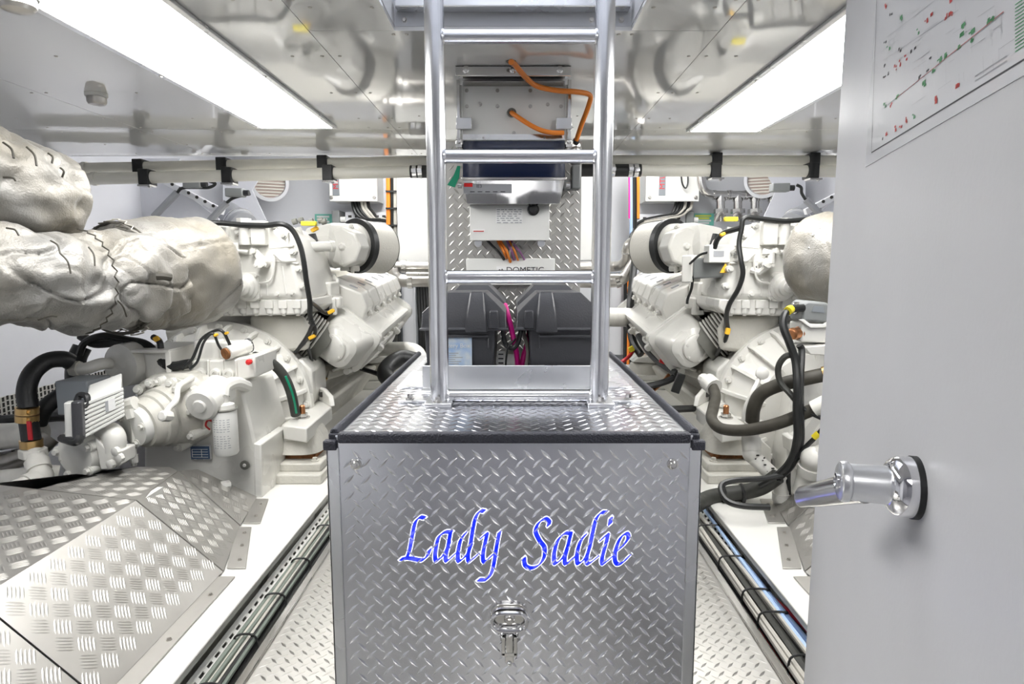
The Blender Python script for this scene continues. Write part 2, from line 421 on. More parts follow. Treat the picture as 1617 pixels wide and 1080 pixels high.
# smoke detectors
def detector(p, r, label):
    t = thing('smoke_detector', label, 'detector', (p.x, p.y, CEIL - .05), 'ceiling detectors')
    MB().lathe((p.x, p.y, CEIL), (0, 0, -1), [(0, r), (.012, r), (.014, r * .93)], 28).build('base', 'cabinet_white', t)
    MB().lathe((p.x, p.y, CEIL - .014), (0, 0, -1), [(0, r * .88), (.02, r * .86), (.03, r * .7), (.034, r * .3), (.035, .001)], 28).build('head', 'steel_pipe', t)
detector(PZ(152, 148, CEIL), .042, 'small round metal detector on ceiling above the left exhaust')
detector(PZ(25, -12, CEIL), .05, 'dark round detector in the top left corner of the ceiling')

# engine beds, cable troughs ------------------------------------------------
for s in (-1, 1):
    MIR = -s
    side = 'left' if s < 0 else 'right'
    eb = thing('engine_bed', f'white painted steel engine bed {side} of the tread plate chest', 'engine bed', (-1.15, 2.5, -.3))
    MB().bb(-1.30, -.862, .15, YB - .05, .075, .10).build('top_flange', 'bed_white', eb, bev=.004)
    MB().bb(-.93, -.905, .15, YB - .05, -.3, .075).build('web', 'bed_white', eb)
    MB().bb(-1.30, -1.27, .15, YB - .05, -.3, .075).build('web', 'bed_white', eb)
    for y in (.9, 1.5, 2.1, 2.7, 3.3):
        MB().prism([V((-.905, y, -.02)), V((-.872, y, .072)), V((-.905, y, .072))], (0, .012, 0)).build('stiffener', 'bed_white', eb)
    # checker panel let into the bed far on
    MB().bb(-1.12, -.93, 4.0, 4.75, .1, .106).build('anti_slip_pad', 'grey_cast', eb)
    ct = thing('cable_tray', f'white perforated cable tray along the {side} engine bed', 'cable tray', (-.82, 2, -.05))
    base = MB().bb(-.905, -.762, .15, 4.5, -.055, -.05); base.build('tray_bottom', 'gap_dark', ct)
    pf = MB(); y = .5     # perforated sloping flange: two rails with bridges between the slots
    A_, B_, C_, D_ = V((-.866, 0, .052)), V((-.855, 0, .042)), V((-.849, 0, .036)), V((-.834, 0, .022)); tk = V((-.003, 0, -.003))
    def strip(p, q, y0, y1): pf.prism([V((p.x, y0, p.z)), V((q.x, y0, q.z)), V((q.x, y1, q.z)), V((p.x, y1, p.z))], tk)
    strip(A_, B_, .15, 4.5); strip(C_, D_, .15, 4.5); pf.bb(-.838, -.834, .15, 4.5, -.05, .022)
    while y < 4.4: strip(B_, C_, y, y + .018); y += .045
    pf.build('perforated_flange', 'bed_white', ct)
    MB().bb(-.763, -.757, .15, 4.5, -.05, .022).bb(-.763, -.742, .15, 4.5, .0, .006).build('edge_angle', 'stainless', ct, bev=.001)
MIR = 1
# ------------------------------------------------------------------ tread plate chest
Y0, Y1, ZT, BW = 1.345, 2.60, .774, .398
chest = thing('storage_chest', 'tread plate chest with blue name lettering and a draw latch', 'chest', (0, (Y0 + Y1) / 2, 0))
MB().bb(-BW, BW, Y0 + .004, Y1, 0.0, ZT - .006).build('body', 'aluminium', chest)
fp = MB(); fp.bb(-BW + .004, BW - .004, Y0, Y0 + .004, 0.004, ZT - .018)
lozenges(fp, (0, Y0, 0), (1, 0, 0), (0, 0, 1), (0, -1, 0), [(-BW + .006, .01), (BW - .006, .01), (BW - .006, ZT - .022), (-BW + .006, ZT - .022)], ph=(.004, .006))
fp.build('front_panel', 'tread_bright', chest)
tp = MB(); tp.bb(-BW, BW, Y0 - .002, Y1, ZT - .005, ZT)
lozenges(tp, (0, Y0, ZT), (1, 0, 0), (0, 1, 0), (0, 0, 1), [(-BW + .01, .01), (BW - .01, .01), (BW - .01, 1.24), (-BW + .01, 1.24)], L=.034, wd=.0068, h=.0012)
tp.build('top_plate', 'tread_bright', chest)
for s in (-1, 1):
    a = MB(); a.bb(min(s * .419, s * .392), max(s * .419, s * .392), Y0 - .004, Y0 + .001, 0, ZT - .03).bb(min(s * .419, s * .415), max(s * .419, s * .415), Y0 - .004, Y0 + .03, 0, ZT - .03)
    a.build('corner_post', 'aluminium', chest, bev=.001)
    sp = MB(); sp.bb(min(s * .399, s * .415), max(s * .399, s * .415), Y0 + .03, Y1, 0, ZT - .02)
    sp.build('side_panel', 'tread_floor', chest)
    MB().bb(min(s * .425, s * .395), max(s * .425, s * .395), Y0 - .009, Y0 + .012, ZT - .034, ZT - .012).build('corner_cap', 'rubber_trim', chest, bev=.003)
    MB().tube([V((s * .404, Y0 + .01, ZT + .002)), V((s * .404, Y1, ZT + .002))], .011, 8, smooth=False).bb(s * .404 - .012, s * .404 + .012, Y0 + .005, Y1, ZT - .02, ZT + .001).build('edge_strip', 'rubber_trim', chest, bev=.003)
    b = V((s * .355, Y0, P(0, 733, Y0).z)); m = MB(); m.lathe(b, (0, -1, 0), [(0, .0125), (.002, .0125), (.003, .011)], 20); m.lathe(b, (0, -1, 0), [(.002, .0085), (.006, .0085), (.0085, .006), (.009, .001)], 16)
    m.build('coach_bolt', 'stainless', chest)
MB().bb(-.392, .392, Y0 - .010, Y0 + .012, ZT - .018, ZT + .006).build('edge_strip', 'rubber_trim', chest, bev=.005, seg=3)
# draw latch
lat = MB(); D = Y0
def lp(x, y, off): return P(760 + x / 9.0, 940 + y / 9.0, D) + V((0, -off, 0))
k = (lp(900, 0, 0) - lp(0, 0, 0)).x / 900      # metres per zoomed pixel
c0 = lp(400, 290, 0)
lat.rbox(c0 + V((0, -.004, .006)), (.084, .054, .008), .026, (V((1, 0, 0)), V((0, 0, 1)), V((0, -1, 0))), 6)
latch = lat.build('latch', 'stainless', chest, bev=.001)
MB().tube([c0 + V((.018 * max(-1, min(1, math.cos(a) * 6)) + .0215 * math.cos(a), -.017, -.005 + .021 * math.sin(a))) for a in [2 * math.pi * (i + .5) / 40 for i in range(41)]], .0052, 10, smooth=False).build('latch_ring', 'chrome', latch)
m = MB(); m.lathe(c0 + V((0, -.008, -.002)), (0, -1, 0), [(0, .0125), (.004, .0125), (.008, .008), (.010, .001)], 18); m.bolt(c0 + V((0, -.016, -.003)), (0, -1, 0), .0065, .005); m.build('latch_boss', 'stainless', latch)
m = MB(); c1 = lp(400, 690, 0)
for s in (-1, 1): m.bb(c1.x + s * .0135 - .0045, c1.x + s * .0135 + .0045, D - .014, D, c1.z - .022, c1.z + .024).cyl(c1 + V((s * .0145, -.006, .012)), c1 + V((s * .0145, -.006, .024)), .007, n=10)
m.bb(c1.x - .018, c1.x + .018, D - .014, D, c1.z - .024, c1.z - .013).bb(c1.x - .010, c1.x + .010, D - .008, D, c1.z - .044, c1.z - .024)
m.bb(c1.x - .008, c1.x + .008, D - .018, D - .002, c1.z - .012, c1.z + .030); m.build('latch_body', 'stainless', latch, bev=.002)
MB().sphere(lp(400, 940, .009), .0062, sc=(1, .8, 1)).build('latch_bolt', 'chrome', latch)
# lettering, cut sheet laid on the panel: the tread pattern stands through it
ZL = 7.715
L1, L2 = (620, 790), (810, 790)
LET = [
 ('L', L1, [[(385, 212), (330, 205), (275, 270), (240, 430), (208, 600), (172, 700)], [(105, 712), (200, 702), (310, 722), (375, 720), (425, 670), (452, 600)]]),
 ('a', L1, [[(715, 385), (640, 385), (565, 440), (530, 570), (518, 680), (540, 735), (630, 650), (690, 520)], [(705, 385), (675, 560), (645, 690), (665, 735), (755, 655)]]),
 ('d', L1, [[(885, 400), (830, 480), (800, 610), (795, 715), (825, 735), (915, 645), (955, 540)], [(1112, 130), (1062, 130), (1010, 210), (980, 340), (950, 520), (918, 680), (940, 740), (1040, 655)]]),
 ('y', L1, [[(1080, 455), (1145, 405), (1130, 500), (1102, 640), (1105, 735), (1140, 735), (1230, 650)], [(1300, 390), (1270, 540), (1245, 700), (1215, 850), (1155, 955), (1050, 965)]]),
 ('S', L2, [[(435, 300), (440, 255), (390, 222), (315, 270), (275, 370), (320, 480), (385, 575), (375, 700), (310, 790), (220, 822), (150, 790), (135, 705)]]),
 ('a', L2, [[(705, 400), (630, 400), (550, 480), (510, 600), (498, 700), (518, 768), (615, 685), (665, 560)], [(705, 400), (662, 580), (630, 710), (648, 770), (748, 685)]]),
 ('d', L2, [[(880, 420), (820, 500), (785, 620), (778, 720), (800, 768), (885, 695), (935, 570)], [(1128, 145), (1070, 150), (1010, 230), (975, 370), (935, 560), (898, 700), (918, 770), (1028, 690)]]),
 ('i', L2, [[(1075, 480), (1150, 412), (1140, 490), (1105, 620), (1083, 720), (1102, 770), (1198, 692)], [(1192, 215), (1182, 285)]]),
 ('e', L2, [[(1235, 640), (1330, 560), (1402, 460), (1388, 402), (1320, 440), (1262, 560), (1238, 690), (1262, 768), (1330, 760), (1418, 672)]])]
def nib(mb, path, org, wn, yoff, th, grow=0):
    pts = [P(org[0] + q.x / ZL, org[1] + q.y / ZL, D) for q in catmull([V((*p, 0)) for p in path], 8)]
    a = math.radians(42); n = V((math.cos(a), 0, math.sin(a))) * wn / 2; g = grow
    if g:
        d0 = (pts[0] - pts[1]).normalized(); d1 = (pts[-1] - pts[-2]).normalized(); pts = [pts[0] + d0 * g] + pts + [pts[-1] + d1 * g]
    m2 = V((-n.z, 0, n.x)).normalized() * (.0011 + g * .75)
    rings = []
    for p in pts:
        rings.append([p - n - m2 + V((0, -yoff, 0)), p + n - m2 + V((0, -yoff, 0)), p + n + m2 + V((0, -yoff, 0)), p - n + m2 + V((0, -yoff, 0))])
    for i in range(len(rings) - 1):     # convex hull of the nib swept over each short step
        hull = hull2(rings[i] + rings[i + 1])
        mb.prism(hull, (0, -th, 0))
def hull2(pts):
    q = sorted({(round(p.x, 7), round(p.z, 7)) for p in pts}); y = pts[0].y
    def half(seq):
        h = []
        for p in seq:
            while len(h) > 1 and (h[-1][0] - h[-2][0]) * (p[1] - h[-2][1]) - (h[-1][1] - h[-2][1]) * (p[0] - h[-2][0]) <= 0: h.pop()
            h.append(p)
        return h[:-1]
    return [V((x, y, z)) for x, z in half(q) + half(q[::-1])]
unit = (P(621, 800, D) - P(620, 800, D)).x / ZL
lettering = bpy.data.objects.new('lettering', None); scene.collection.objects.link(lettering); lettering.parent = chest; lettering['label'] = 'blue script lettering reading Lady Sadie'
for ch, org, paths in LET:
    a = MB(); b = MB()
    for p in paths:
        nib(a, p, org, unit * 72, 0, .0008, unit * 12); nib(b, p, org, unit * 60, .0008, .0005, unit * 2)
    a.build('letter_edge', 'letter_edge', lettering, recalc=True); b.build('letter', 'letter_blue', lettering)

# ------------------------------------------------------------------ ladder
YL = 1.661
lad = thing('ladder', 'silver pipe ladder rising from the chest into the ceiling hatch', 'ladder', (0, YL, ZT))
XL, XR = P(694, 600, YL).x, P(946, 600, YL).x
for x in (XL, XR):
    MB().cyl((x, YL, ZT + .012), (x, YL, 2.5), .0255, n=24).build('rail', 'ladder_metal', lad)
    ft = MB(); ft.bb(x - .036, x + .036, YL - .055, YL + .06, ZT, ZT + .012); f = ft.build('foot_plate', 'aluminium', lad, bev=.003)
    sx = -1 if x < 0 else 1
    MB().bb(min(x + sx * .03, x + sx * .115), max(x + sx * .03, x + sx * .115), YL + .0, YL + .045, ZT, ZT + .008).build('side_lug', 'aluminium', lad, bev=.003)
    m = MB(); m.bolt((x + sx * .085, YL + .022, ZT + .008), (0, 0, 1), .008, .012).bolt((x, YL - .042, ZT + .012), (0, 0, 1), .009, .012); m.build('foot_bolt', 'stainless', f)
    m = MB()
    for py in (58, 247, 437, 625):
        m.torus((x - sx * .0235, YL, P(800, py, YL).z), (1, 0, 0), .0165, .004, 16, 6)
    m.build('weld', 'ladder_metal', lad)
for py in (58, 247, 437, 625):
    z = P(800, py, YL).z
    MB().cyl((XL, YL, z), (XR, YL, z), .0175, n=18).build('rung', 'ladder_metal', lad)

# ------------------------------------------------------------------ battery tray and battery boxes
YT = 1.85; ZB = P(800, 577, YT).z
tray = thing('battery_tray', 'low aluminium angle tray around the battery boxes', 'tray', (0, 2.1, ZT))
MB().bb(-.278, .279, YT, YT + .005, ZT, ZB).bb(-.278, .279, YT - .045, YT, ZT, ZT + .005).build('front_angle', 'aluminium', tray, bev=.002)
for x in (-.278, .273):
    MB().bb(x, x + .006, YT + .006, 2.56, ZT, ZB).build('side_angle', 'aluminium', tray, bev=.002)
MB().bb(-.36, -.279, YT + .02, YT + .30, ZT, ZT + .005).build('side_flange', 'aluminium', tray, bev=.002); MB().bb(.28, .36, YT + .02, YT + .30, ZT, ZT + .005).build('side_flange', 'aluminium', tray, bev=.002)
def battery(x0, x1, y0, y1, zt, flip, label, sticker):
    cx = (x0 + x1) / 2; zl = P(0, 519, y0).z if y0 < 2 else P(0, 519, 1.87).z + .01
    t = thing('battery_box', label, 'battery box', (cx, (y0 + y1) / 2, ZT + .005), 'black battery boxes')
    def ring(ix, iy, z): return [V((x0 + ix, y0 + iy, z)), V((x1 - ix, y0 + iy, z)), V((x1 - ix, y1 - iy, z)), V((x0 + ix, y1 - iy, z))]
    bd = MB(); ia, ib = (.014, .040) if flip < 0 else (.044, .014); _r = lambda a, z: [V((x0 + ia + a, y0 + .014 + a, z)), V((x1 - ib - a, y0 + .014 + a, z)), V((x1 - ib - a, y1 - .014 - a, z)), V((x0 + ia + a, y1 - .014 - a, z))]; bd.loft([_r(.008, ZT + .006), _r(0, zl)]); bd.build('box', 'plastic_black', t, bev=.008)
    ld = MB(); zm = zl + .047
    ld.loft([ring(0, 0, zl - .006), ring(0, 0, zl), ring(.006, .005, zl + .001), ring(.008, .008, zm), ring(.072, .045, zt)]); lid = ld.build('lid', 'plastic_black', t, bev=.005)
    if y0 < 2:
        q = x1 - .098 if flip < 0 else x0 + .098
        m = MB(); m.loft([[V((q - .034, y0 - .008, zl - .012)), V((q + .034, y0 - .008, zl - .012)), V((q + .034, y0 + .02, zl - .012)), V((q - .034, y0 + .02, zl - .012))],
                          [V((q - .030, y0 - .006, zm)), V((q + .030, y0 - .006, zm)), V((q + .030, y0 + .03, zm)), V((q - .030, y0 + .03, zm))],
                          [V((q - .020, y0 + .036, zt + .003)), V((q + .020, y0 + .036, zt + .003)), V((q + .020, y0 + .06, zt + .003)), V((q - .020, y0 + .06, zt + .003))]])
        m.build('lid_rib', 'plastic_black', lid, bev=.006)
        q2 = x1 - .040 if flip < 0 else x0 + .050
        MB().loft([[V((q2 - .022, y0 - .004, zl)), V((q2 + .012, y0 - .004, zl)), V((q2 + .012, y0 + .02, zl)), V((q2 - .022, y0 + .02, zl))], [V((q2 - .018, y0 - .003, zm + .008)), V((q2 + .008, y0 - .003, zm + .008)), V((q2 + .008, y0 + .02, zm + .008)), V((q2 - .018, y0 + .02, zm + .008))]]).build('vent_lug', 'plastic_black', lid, bev=.004)
        m = MB(); xa, xb = (x0 + .05, x1 - .06) if flip < 0 else (x0 + .075, x1 - .03)
        m.bb(xa, xb, y0 + .004, y0 + .018, zl - .028, zl - .020).bb(xb - .004, xb, y0 + .006, y0 + .018, zl - .06, zl - .028)
        if flip > 0: m.bb(xa, xa + .004, y0 + .006, y0 + .018, zl - .06, zl - .028)
        m.build('box_rib', 'plastic_black', t, bev=.003)
    if sticker:
        a, b = P(706, 532, y0), P(745, 578, y0); s = MB(); s.bb(a.x, b.x, y0 + .0095, y0 + .016, ZT + .03, a.z); st = s.build('label', 'label_blue', t, label='pale blue paper sticker reading Battery Box')
        pr = MB()
        for k in range(7):
            z = a.z - .052 - k * .0065; pr.bb(a.x + .004, a.x + .02 + .04 * random.random(), y0 + .009, y0 + .0096, z, z + .0018)
        pr.build('print', 'print_grey', st, kind='stuff')
        text(('tery Box'), a + V((.001, -(a.y - y0) + .0085, -.034)), .019, 'paper_white', st, 'lettering')
def text(body, loc, size, m, parent, name, ax=None, thick=.0002, shear=0.0, align='LEFT'):
    cu = bpy.data.curves.new('txt', 'FONT'); cu.body = body; cu.size = size; cu.extrude = thick; cu.shear = shear; cu.align_x = align
    o = bpy.data.objects.new('txt', cu); scene.collection.objects.link(o)
    dg = bpy.context.evaluated_depsgraph_get(); me = o.evaluated_get(dg).to_mesh()
    X, Z, N = ax or (V((1, 0, 0)), V((0, 0, 1)), V((0, -1, 0)))
    mb = MB(); mb.add([V(loc) + X * v.co.x + Z * v.co.y + N * v.co.z for v in me.vertices], [tuple(p.vertices) for p in me.polygons])
    bpy.data.objects.remove(o, do_unlink=True); bpy.data.curves.remove(cu)
    return mb.build(name, m, parent, flat=True) if mb.f else None
YBt = 1.87; zt1 = P(0, 463, YBt).z
battery(P(661, 500, YBt).x, P(803, 500, YBt).x, YBt, 2.16, zt1, -1, 'black battery box with pale blue sticker, behind the left ladder rail', True)
battery(P(812, 500, YBt).x, P(957, 500, YBt).x, YBt, 2.16, zt1, 1, 'black battery box without sticker, behind the right ladder rail', False)
battery(-.268, -.022, 2.20, 2.5, zt1 + .012, -1, 'rear black battery box mostly hidden behind the stickered one', False)
battery(.0, .265, 2.20, 2.5, zt1 + .012, 1, 'rear black battery box mostly hidden behind the plain one', False)
def pc(*a): return [P(x, y, d) for x, y, d in a]
cable('battery_cable', 'bright magenta battery cable between the two battery boxes', pc((798, 482, 2.17), (803, 500, 1.98), (810, 530, 1.93), (816, 560, 1.93), (818, 590, 1.95)), .0085, 'cable_magenta')
cable('battery_cable', 'magenta battery cable lower behind the tray bar', pc((836, 520, 2.0), (832, 545, 1.96), (826, 565, 1.95), (822, 592, 1.95)), .0085, 'cable_magenta')
cable('battery_cable', 'black looped battery cable hanging between the boxes', pc((794, 515, 1.92), (797, 540, 1.92), (808, 550, 1.915), (818, 540, 1.915), (824, 512, 1.92)), .0075, 'cable_black')
cable('battery_cable', 'grey battery cable beside the right battery box', pc((826, 522, 1.97), (832, 545, 1.95), (832, 570, 1.95), (826, 592, 1.95)), .006, 'cable_grey')
cable('battery_cable', 'thin black lead tied round the magenta cable', pc((814, 535, 1.92), (803, 548, 1.905), (799, 570, 1.91), (799, 590, 1.92)), .003, 'cable_black')
t = thing('cable_connector', 'small white tag on the cables between battery boxes', 'connector', P(791, 592, 1.95)); m = MB(); a, b = P(785, 554, 1.95), P(797, 590, 1.95); m.bb(a.x, b.x, 1.945, 1.952, b.z, a.z).build('tag', 'paper_white', t, bev=.002)
m = MB()
for k in range(4): m.bb(a.x + .004, b.x - .004, 1.9435, 1.945, a.z - .012 - .014 * k, a.z - .008 - .014 * k)
m.build('print', 'print_black', t, kind='stuff')

# ------------------------------------------------------------------ equipment panel behind the ladder
YP = 2.64
a, b = P(701, 224, YP), P(918, 300, YP)
pn = thing('mounting_panel', 'upright tread plate panel standing behind the batteries', 'panel', (0, YP, 0))
m = MB(); m.bb(a.x, b.x, YP, YP + .006, 0, a.z); lozenges(m, (0, YP, 0), (1, 0, 0), (0, 0, 1), (0, -1, 0), [(a.x, .7), (b.x, .7), (b.x, a.z), (a.x, a.z)], h=.002)
m.build('sheet', 'tread_floor', pn)
MB().bb(a.x + .02, a.x + .05, YP + .007, YP + .035, 0, a.z).bb(b.x - .05, b.x - .02, YP + .007, YP + .035, 0, a.z).build('stiffener', 'aluminium', pn)
# white control box
cbx = thing('control_box', 'white electrical control box with black knob on the tread plate panel', 'control box', P(805, 380, YP))
a, b = P(743, 325, 2.53), P(866, 379, 2.53)
MB().bb(a.x, b.x, 2.53, YP - .001, b.z, a.z).build('case', 'cabinet_white', cbx, bev=.004)
MB().bb(a.x - .003, b.x + .003, 2.525, 2.535, b.z - .002, a.z + .002).build('lid', 'cabinet_white', cbx, bev=.002)
kn = P(842, 331, 2.525); MB().lathe(kn, (0, -1, 0), [(0, .024), (.004, .024), (.006, .018), (.022, .016), (.024, .012)], 22).build('knob', 'rubber_black', cbx)
m = MB(); q = P(783, 328, 2.525); r = P(825, 352, 2.525); m.bb(q.x, r.x, 2.5235, 2.5245, r.z, q.z); lb = m.build('label', 'paper_white', cbx)
m = MB()
for k in range(7):
    z = q.z - .006 - k * .0085; x = q.x + .004
    while x < r.x - .01:
        wd = random.uniform(.006, .02); m.bb(x, min(x + wd, r.x - .003), 2.5228, 2.5235, z - .0035, z); x += wd + random.uniform(.003, .012)
m.build('print', 'print_grey', lb, kind='stuff')
q = P(746, 364, 2.525); MB().bb(q.x, q.x + .05, 2.5235, 2.5245, q.z - .010, q.z + .006).build('warning_label', 'paper_white', cbx); MB().bb(q.x + .004, q.x + .046, 2.5225, 2.5235, q.z - .005, q.z - .001).build('warning_print', 'print_red', cbx)
for px in (756, 854):
    q = P(px, 384, 2.57); MB().cyl(q, q + V((0, -.03, 0)), .011, n=14).torus(q + V((0, -.02, 0)), (0, 1, 0), .013, .004, 14, 6).build('cable_gland', 'aluminium', cbx)
for i, (x0, x1, y1, mm, nm) in enumerate(((768, 796, 404, 'cable_black', 'black'), (785, 800, 402, 'cable_orange', 'orange'), (789, 806, 408, 'cable_orange', 'deeper orange'), (800, 812, 404, 'cable_violet', 'violet'), (812, 803, 406, 'cable_grey', 'pale grey'), (806, 828, 404, 'cable_violet', 'dull purple'), (803, 818, 405, 'cable_orange', 'short orange'))):
    cable('control_wire', f'{nm} wire hanging out under the white control box', pc((x0, 378, 2.60), ((x0 * 2 + x1) / 3, 388, 2.585), ((x0 + x1 * 2) / 3, 397, 2.57), (x1, y1 + 6, 2.60)), .0055 if i < 4 else .0042, mm, 'wire')
# name board
sg = thing('name_board', 'white board with black maker lettering below the control box', 'sign', P(806, 440, 2.6)); a, b = P(736, 408, 2.60), P(876, 440, 2.60)
MB().bb(a.x, b.x, 2.60, 2.632, a.z - .11, a.z).build('board', 'cabinet_white', sg, bev=.002)
q = P(806, 412, 2.6); MB().bolt(q, (0, -1, 0), .004, .003).build('screw', 'print_black', sg)
q = P(784, 432, 2.6); MB().bb(q.x - .0, P(830, 432, 2.6).x, 2.5985, 2.5999, q.z - .04, q.z + .03).build('label', 'paper_white', sg)
text('DOMETIC', P(799, 431, 2.598), .036, 'print_black', sg, 'lettering', thick=.0003)
m = MB(); q = P(786, 430, 2.598); m.tube([q + V((.000, 0, 0)), q + V((.008, 0, .012)), q + V((.012, 0, .0)), q + V((.018, 0, .014)), q + V((.024, 0, .0))], .0016, 6); m.build('emblem', 'print_black', sg)

# ------------------------------------------------------------------ stainless unit hung from the ceiling
YU = 2.44
un = thing('hanging_cabinet', 'stainless cabinet with dark navy front hung from the ceiling behind the ladder', 'cabinet', P(810, 322, YU))
x0, x1 = P(731, 200, YU).x, P(892, 200, YU).x; zt, zg, zn, zb = CEIL - .012, P(0, 222, YU).z, P(0, 284, YU).z, P(0, 322, YU + .028).z
bk = MB(); bk.hexa([V((x0, YU + .004, zn)), V((x1, YU + .004, zn)), V((x1, YU + .17, zn)), V((x0, YU + .17, zn)), V((x0, YU + .004, zt)), V((x1, YU + .004, zt)), V((x1, YU + .17, zt)), V((x0, YU + .17, zt))]); bk.build('body', 'stainless', un)
gp = MB(); gp.bb(x0, x1, YU, YU + .004, zg, zt - .02)
gp.build('grey_cover', 'cabinet_white', un, bev=.001)
m = MB()
for fx, py in ((.04, 168), (.34, 168), (.66, 168), (.96, 168), (.04, 143), (.34, 143), (.66, 143), (.96, 143), (.17, 165), (.83, 165), (.5, 210), (.2, 218), (.8, 218)):
    m.bolt((x0 + (x1 - x0) * fx, YU, P(0, py, YU).z), (0, -1, 0), .005, .004)
m.build('cover_screws', 'steel_pipe', un, kind='stuff')
MB().bb(x0, x1, YU - .003, YU + .001, P(0, 221, YU).z, P(0, 212, YU).z).build('cover_fold', 'stainless', un)
nv = MB(); nv.bb(x0 - .002, x1 + .002, YU - .006, YU + .003, zn + .008, zg - .002); nv.build('navy_front', 'navy_film', un, bev=.002)
MB().bb(x0 - .008, x1 + .008, YU - .016, YU + .003, zn - .002, zn + .008).build('front_rail', 'stainless', un, bev=.002)
lo = MB(); xa, xb = P(737, 322, YU + .028).x, P(884, 322, YU + .028).x
lo.hexa([V((xa, YU + .028, zb)), V((xb, YU + .028, zb)), V((xb, YU + .15, zb)), V((xa, YU + .15, zb)), V((x0, YU - .004, zn - .002)), V((x1, YU - .004, zn - .002)), V((x1, YU + .15, zn - .002)), V((x0, YU + .15, zn - .002))]); lo.build('sloped_underside', 'mirror_steel', un, bev=.001)
def un_l(px, py):       # on the sloped face
    t = (py - 287) / (322 - 287); return P(px, py, YU - .004 + .032 * t)
sl = (V((1, 0, 0)), (un_l(800, 290) - un_l(800, 320)).normalized(), None); nn = sl[0].cross(sl[1])
c = (un_l(770, 298)); MB().box(c + nn * .001, (pxw(74, YU), .035, .002), (sl[0], sl[1], nn)).build('rating_label', 'print_grey', un)
c = (un_l(739.5, 292)); MB().box(c + nn * .0025, (pxw(13, YU), .013, .001), (sl[0], sl[1], nn)).build('red_label', 'tag_red', un)
text('IE3', un_l(752, 296) + nn * .003, .018, 'print_black', un, 'lettering', (sl[0], sl[1], nn))
m = MB()
for k in range(5):
    c = un_l(746 + 12 * k, 302.5); m.box(c + nn * .0025, (.018, .003, .0006), (sl[0], sl[1], nn))
m.build('label_print', 'print_black', un, kind='stuff')
# ceiling bracket, side arms, latches
x2, x3 = P(721, 130, 2.34).x, P(900, 130, 2.34).x
MB().bb(x2, x3, 2.30, 2.308, CEIL - .034, CEIL).bb(x2, x3, 2.30, 2.44, CEIL - .004, CEIL).build('ceiling_bracket', 'mirror_steel', un, bev=.001)
for px in (736, 810, 884):
    q = V((P(px, 130, 2.3).x, 2.30, CEIL - .014)); MB().lathe(q, (0, -1, 0), [(0, .013), (.004, .013), (.006, .008), (.012, .008), (.013, .001)], 16).build('bracket_bolt', 'stainless', un)
for s, xx in ((-1, x0), (1, x1)):
    MB().bb(min(xx + s * .008, xx + s * .022), max(xx + s * .008, xx + s * .022), YU - .02, YU + .005, P(0, 240, YU).z, CEIL - .012).build('side_channel', 'stainless', un, bev=.002)
    MB().bb(min(xx - s * .0, xx + s * .008), max(xx, xx + s * .008), YU - .012, YU + .0, P(0, 228, YU).z, CEIL - .03).build('guide_rod', 'cabinet_white', un, bev=.001)
    MB().bb(min(xx - s * .035, xx + s * .024), max(xx - s * .035, xx + s * .024), YU - .026, YU - .021, P(0, 206, YU).z, P(0, 188, YU).z).build('clamp_plate', 'stainless', un, bev=.001)
    m = MB(); m.bb(xx + s * .014 - .012, xx + s * .014 + .012, YU - .03, YU, P(0, 235, YU).z, P(0, 222, YU).z).cyl(V((xx + s * .014, YU - .03, P(0, 226, YU).z)), V((xx + s * .014, YU - .04, P(0, 226, YU).z)), .008, n=10); m.build('toggle_latch', 'stainless', un, bev=.002)
    MB().cyl(V((xx + s * .02, YU - .02, P(0, 294, YU).z)), V((xx + s * .005, YU - .02, P(0, 294, YU).z)), .012, n=12).build('hinge_knuckle', 'stainless', un)
# orange cables
cable('supply_cable', 'long orange cable from the ceiling down to the grey isolator', pc((807, 98, 2.14), (812, 101, 2.18), (830, 122, 2.30), (848, 136, 2.36), (880, 143, 2.38), (910, 145, 2.39), (931, 150, 2.42), (930, 165, 2.45), (918, 198, 2.50), (910, 222, 2.53)), .0095, 'cable_orange', n=10)
cable('supply_cable', 'short orange cable leaving the grey cover of the hanging cabinet', pc((808, 178, 2.44), (812, 181, 2.41), (830, 193, 2.395), (850, 204, 2.39), (868, 209, 2.395), (890, 210, 2.41)), .009, 'cable_orange', n=10)
MB().torus(PZ(807, 97, CEIL - .001), (0, 0, 1), .014, .004, 18, 6).build('cable_grommet', 'gasket_grey', label='dark grommet where the long orange cable enters the ceiling', cat='grommet')
MB().torus(P(808, 178, 2.437), (0, 1, 0), .014, .004, 18, 6).build('cable_grommet', 'gasket_grey', label='dark grommet where the short orange cable enters the grey cover', cat='grommet')
iso = thing('isolator_switch', 'grey isolator block where the orange cable ends, right of the hanging cabinet', 'switch', P(908, 300, 2.54))
a, b = P(903, 260, 2.53), P(917, 298, 2.53); MB().bb(a.x, b.x, 2.53, 2.6, b.z, a.z).build('housing', 'grey_cast', iso, bev=.006)
a, b = P(890, 284, 2.54), P(904, 299, 2.54); MB().bb(a.x, b.x, 2.54, 2.6, b.z, a.z).build('side_block', 'grey_cast', iso, bev=.004)
q = P(910, 258, 2.55); MB().bb(q.x - .02, q.x + .02, 2.545, 2.59, q.z, q.z + .06).build('plug', 'grey_plastic', iso, bev=.005)
MB().cyl(P(910, 238, 2.55), P(910, 228, 2.55), .016, n=14).torus(P(910, 234, 2.55), (0, 0, 1), .016, .005, 16, 6).build('gland', 'stainless', iso); MB().cyl(P(910, 230, 2.55), P(910, 220, 2.53), .012, n=12).build('boot', 'rubber_black', iso)
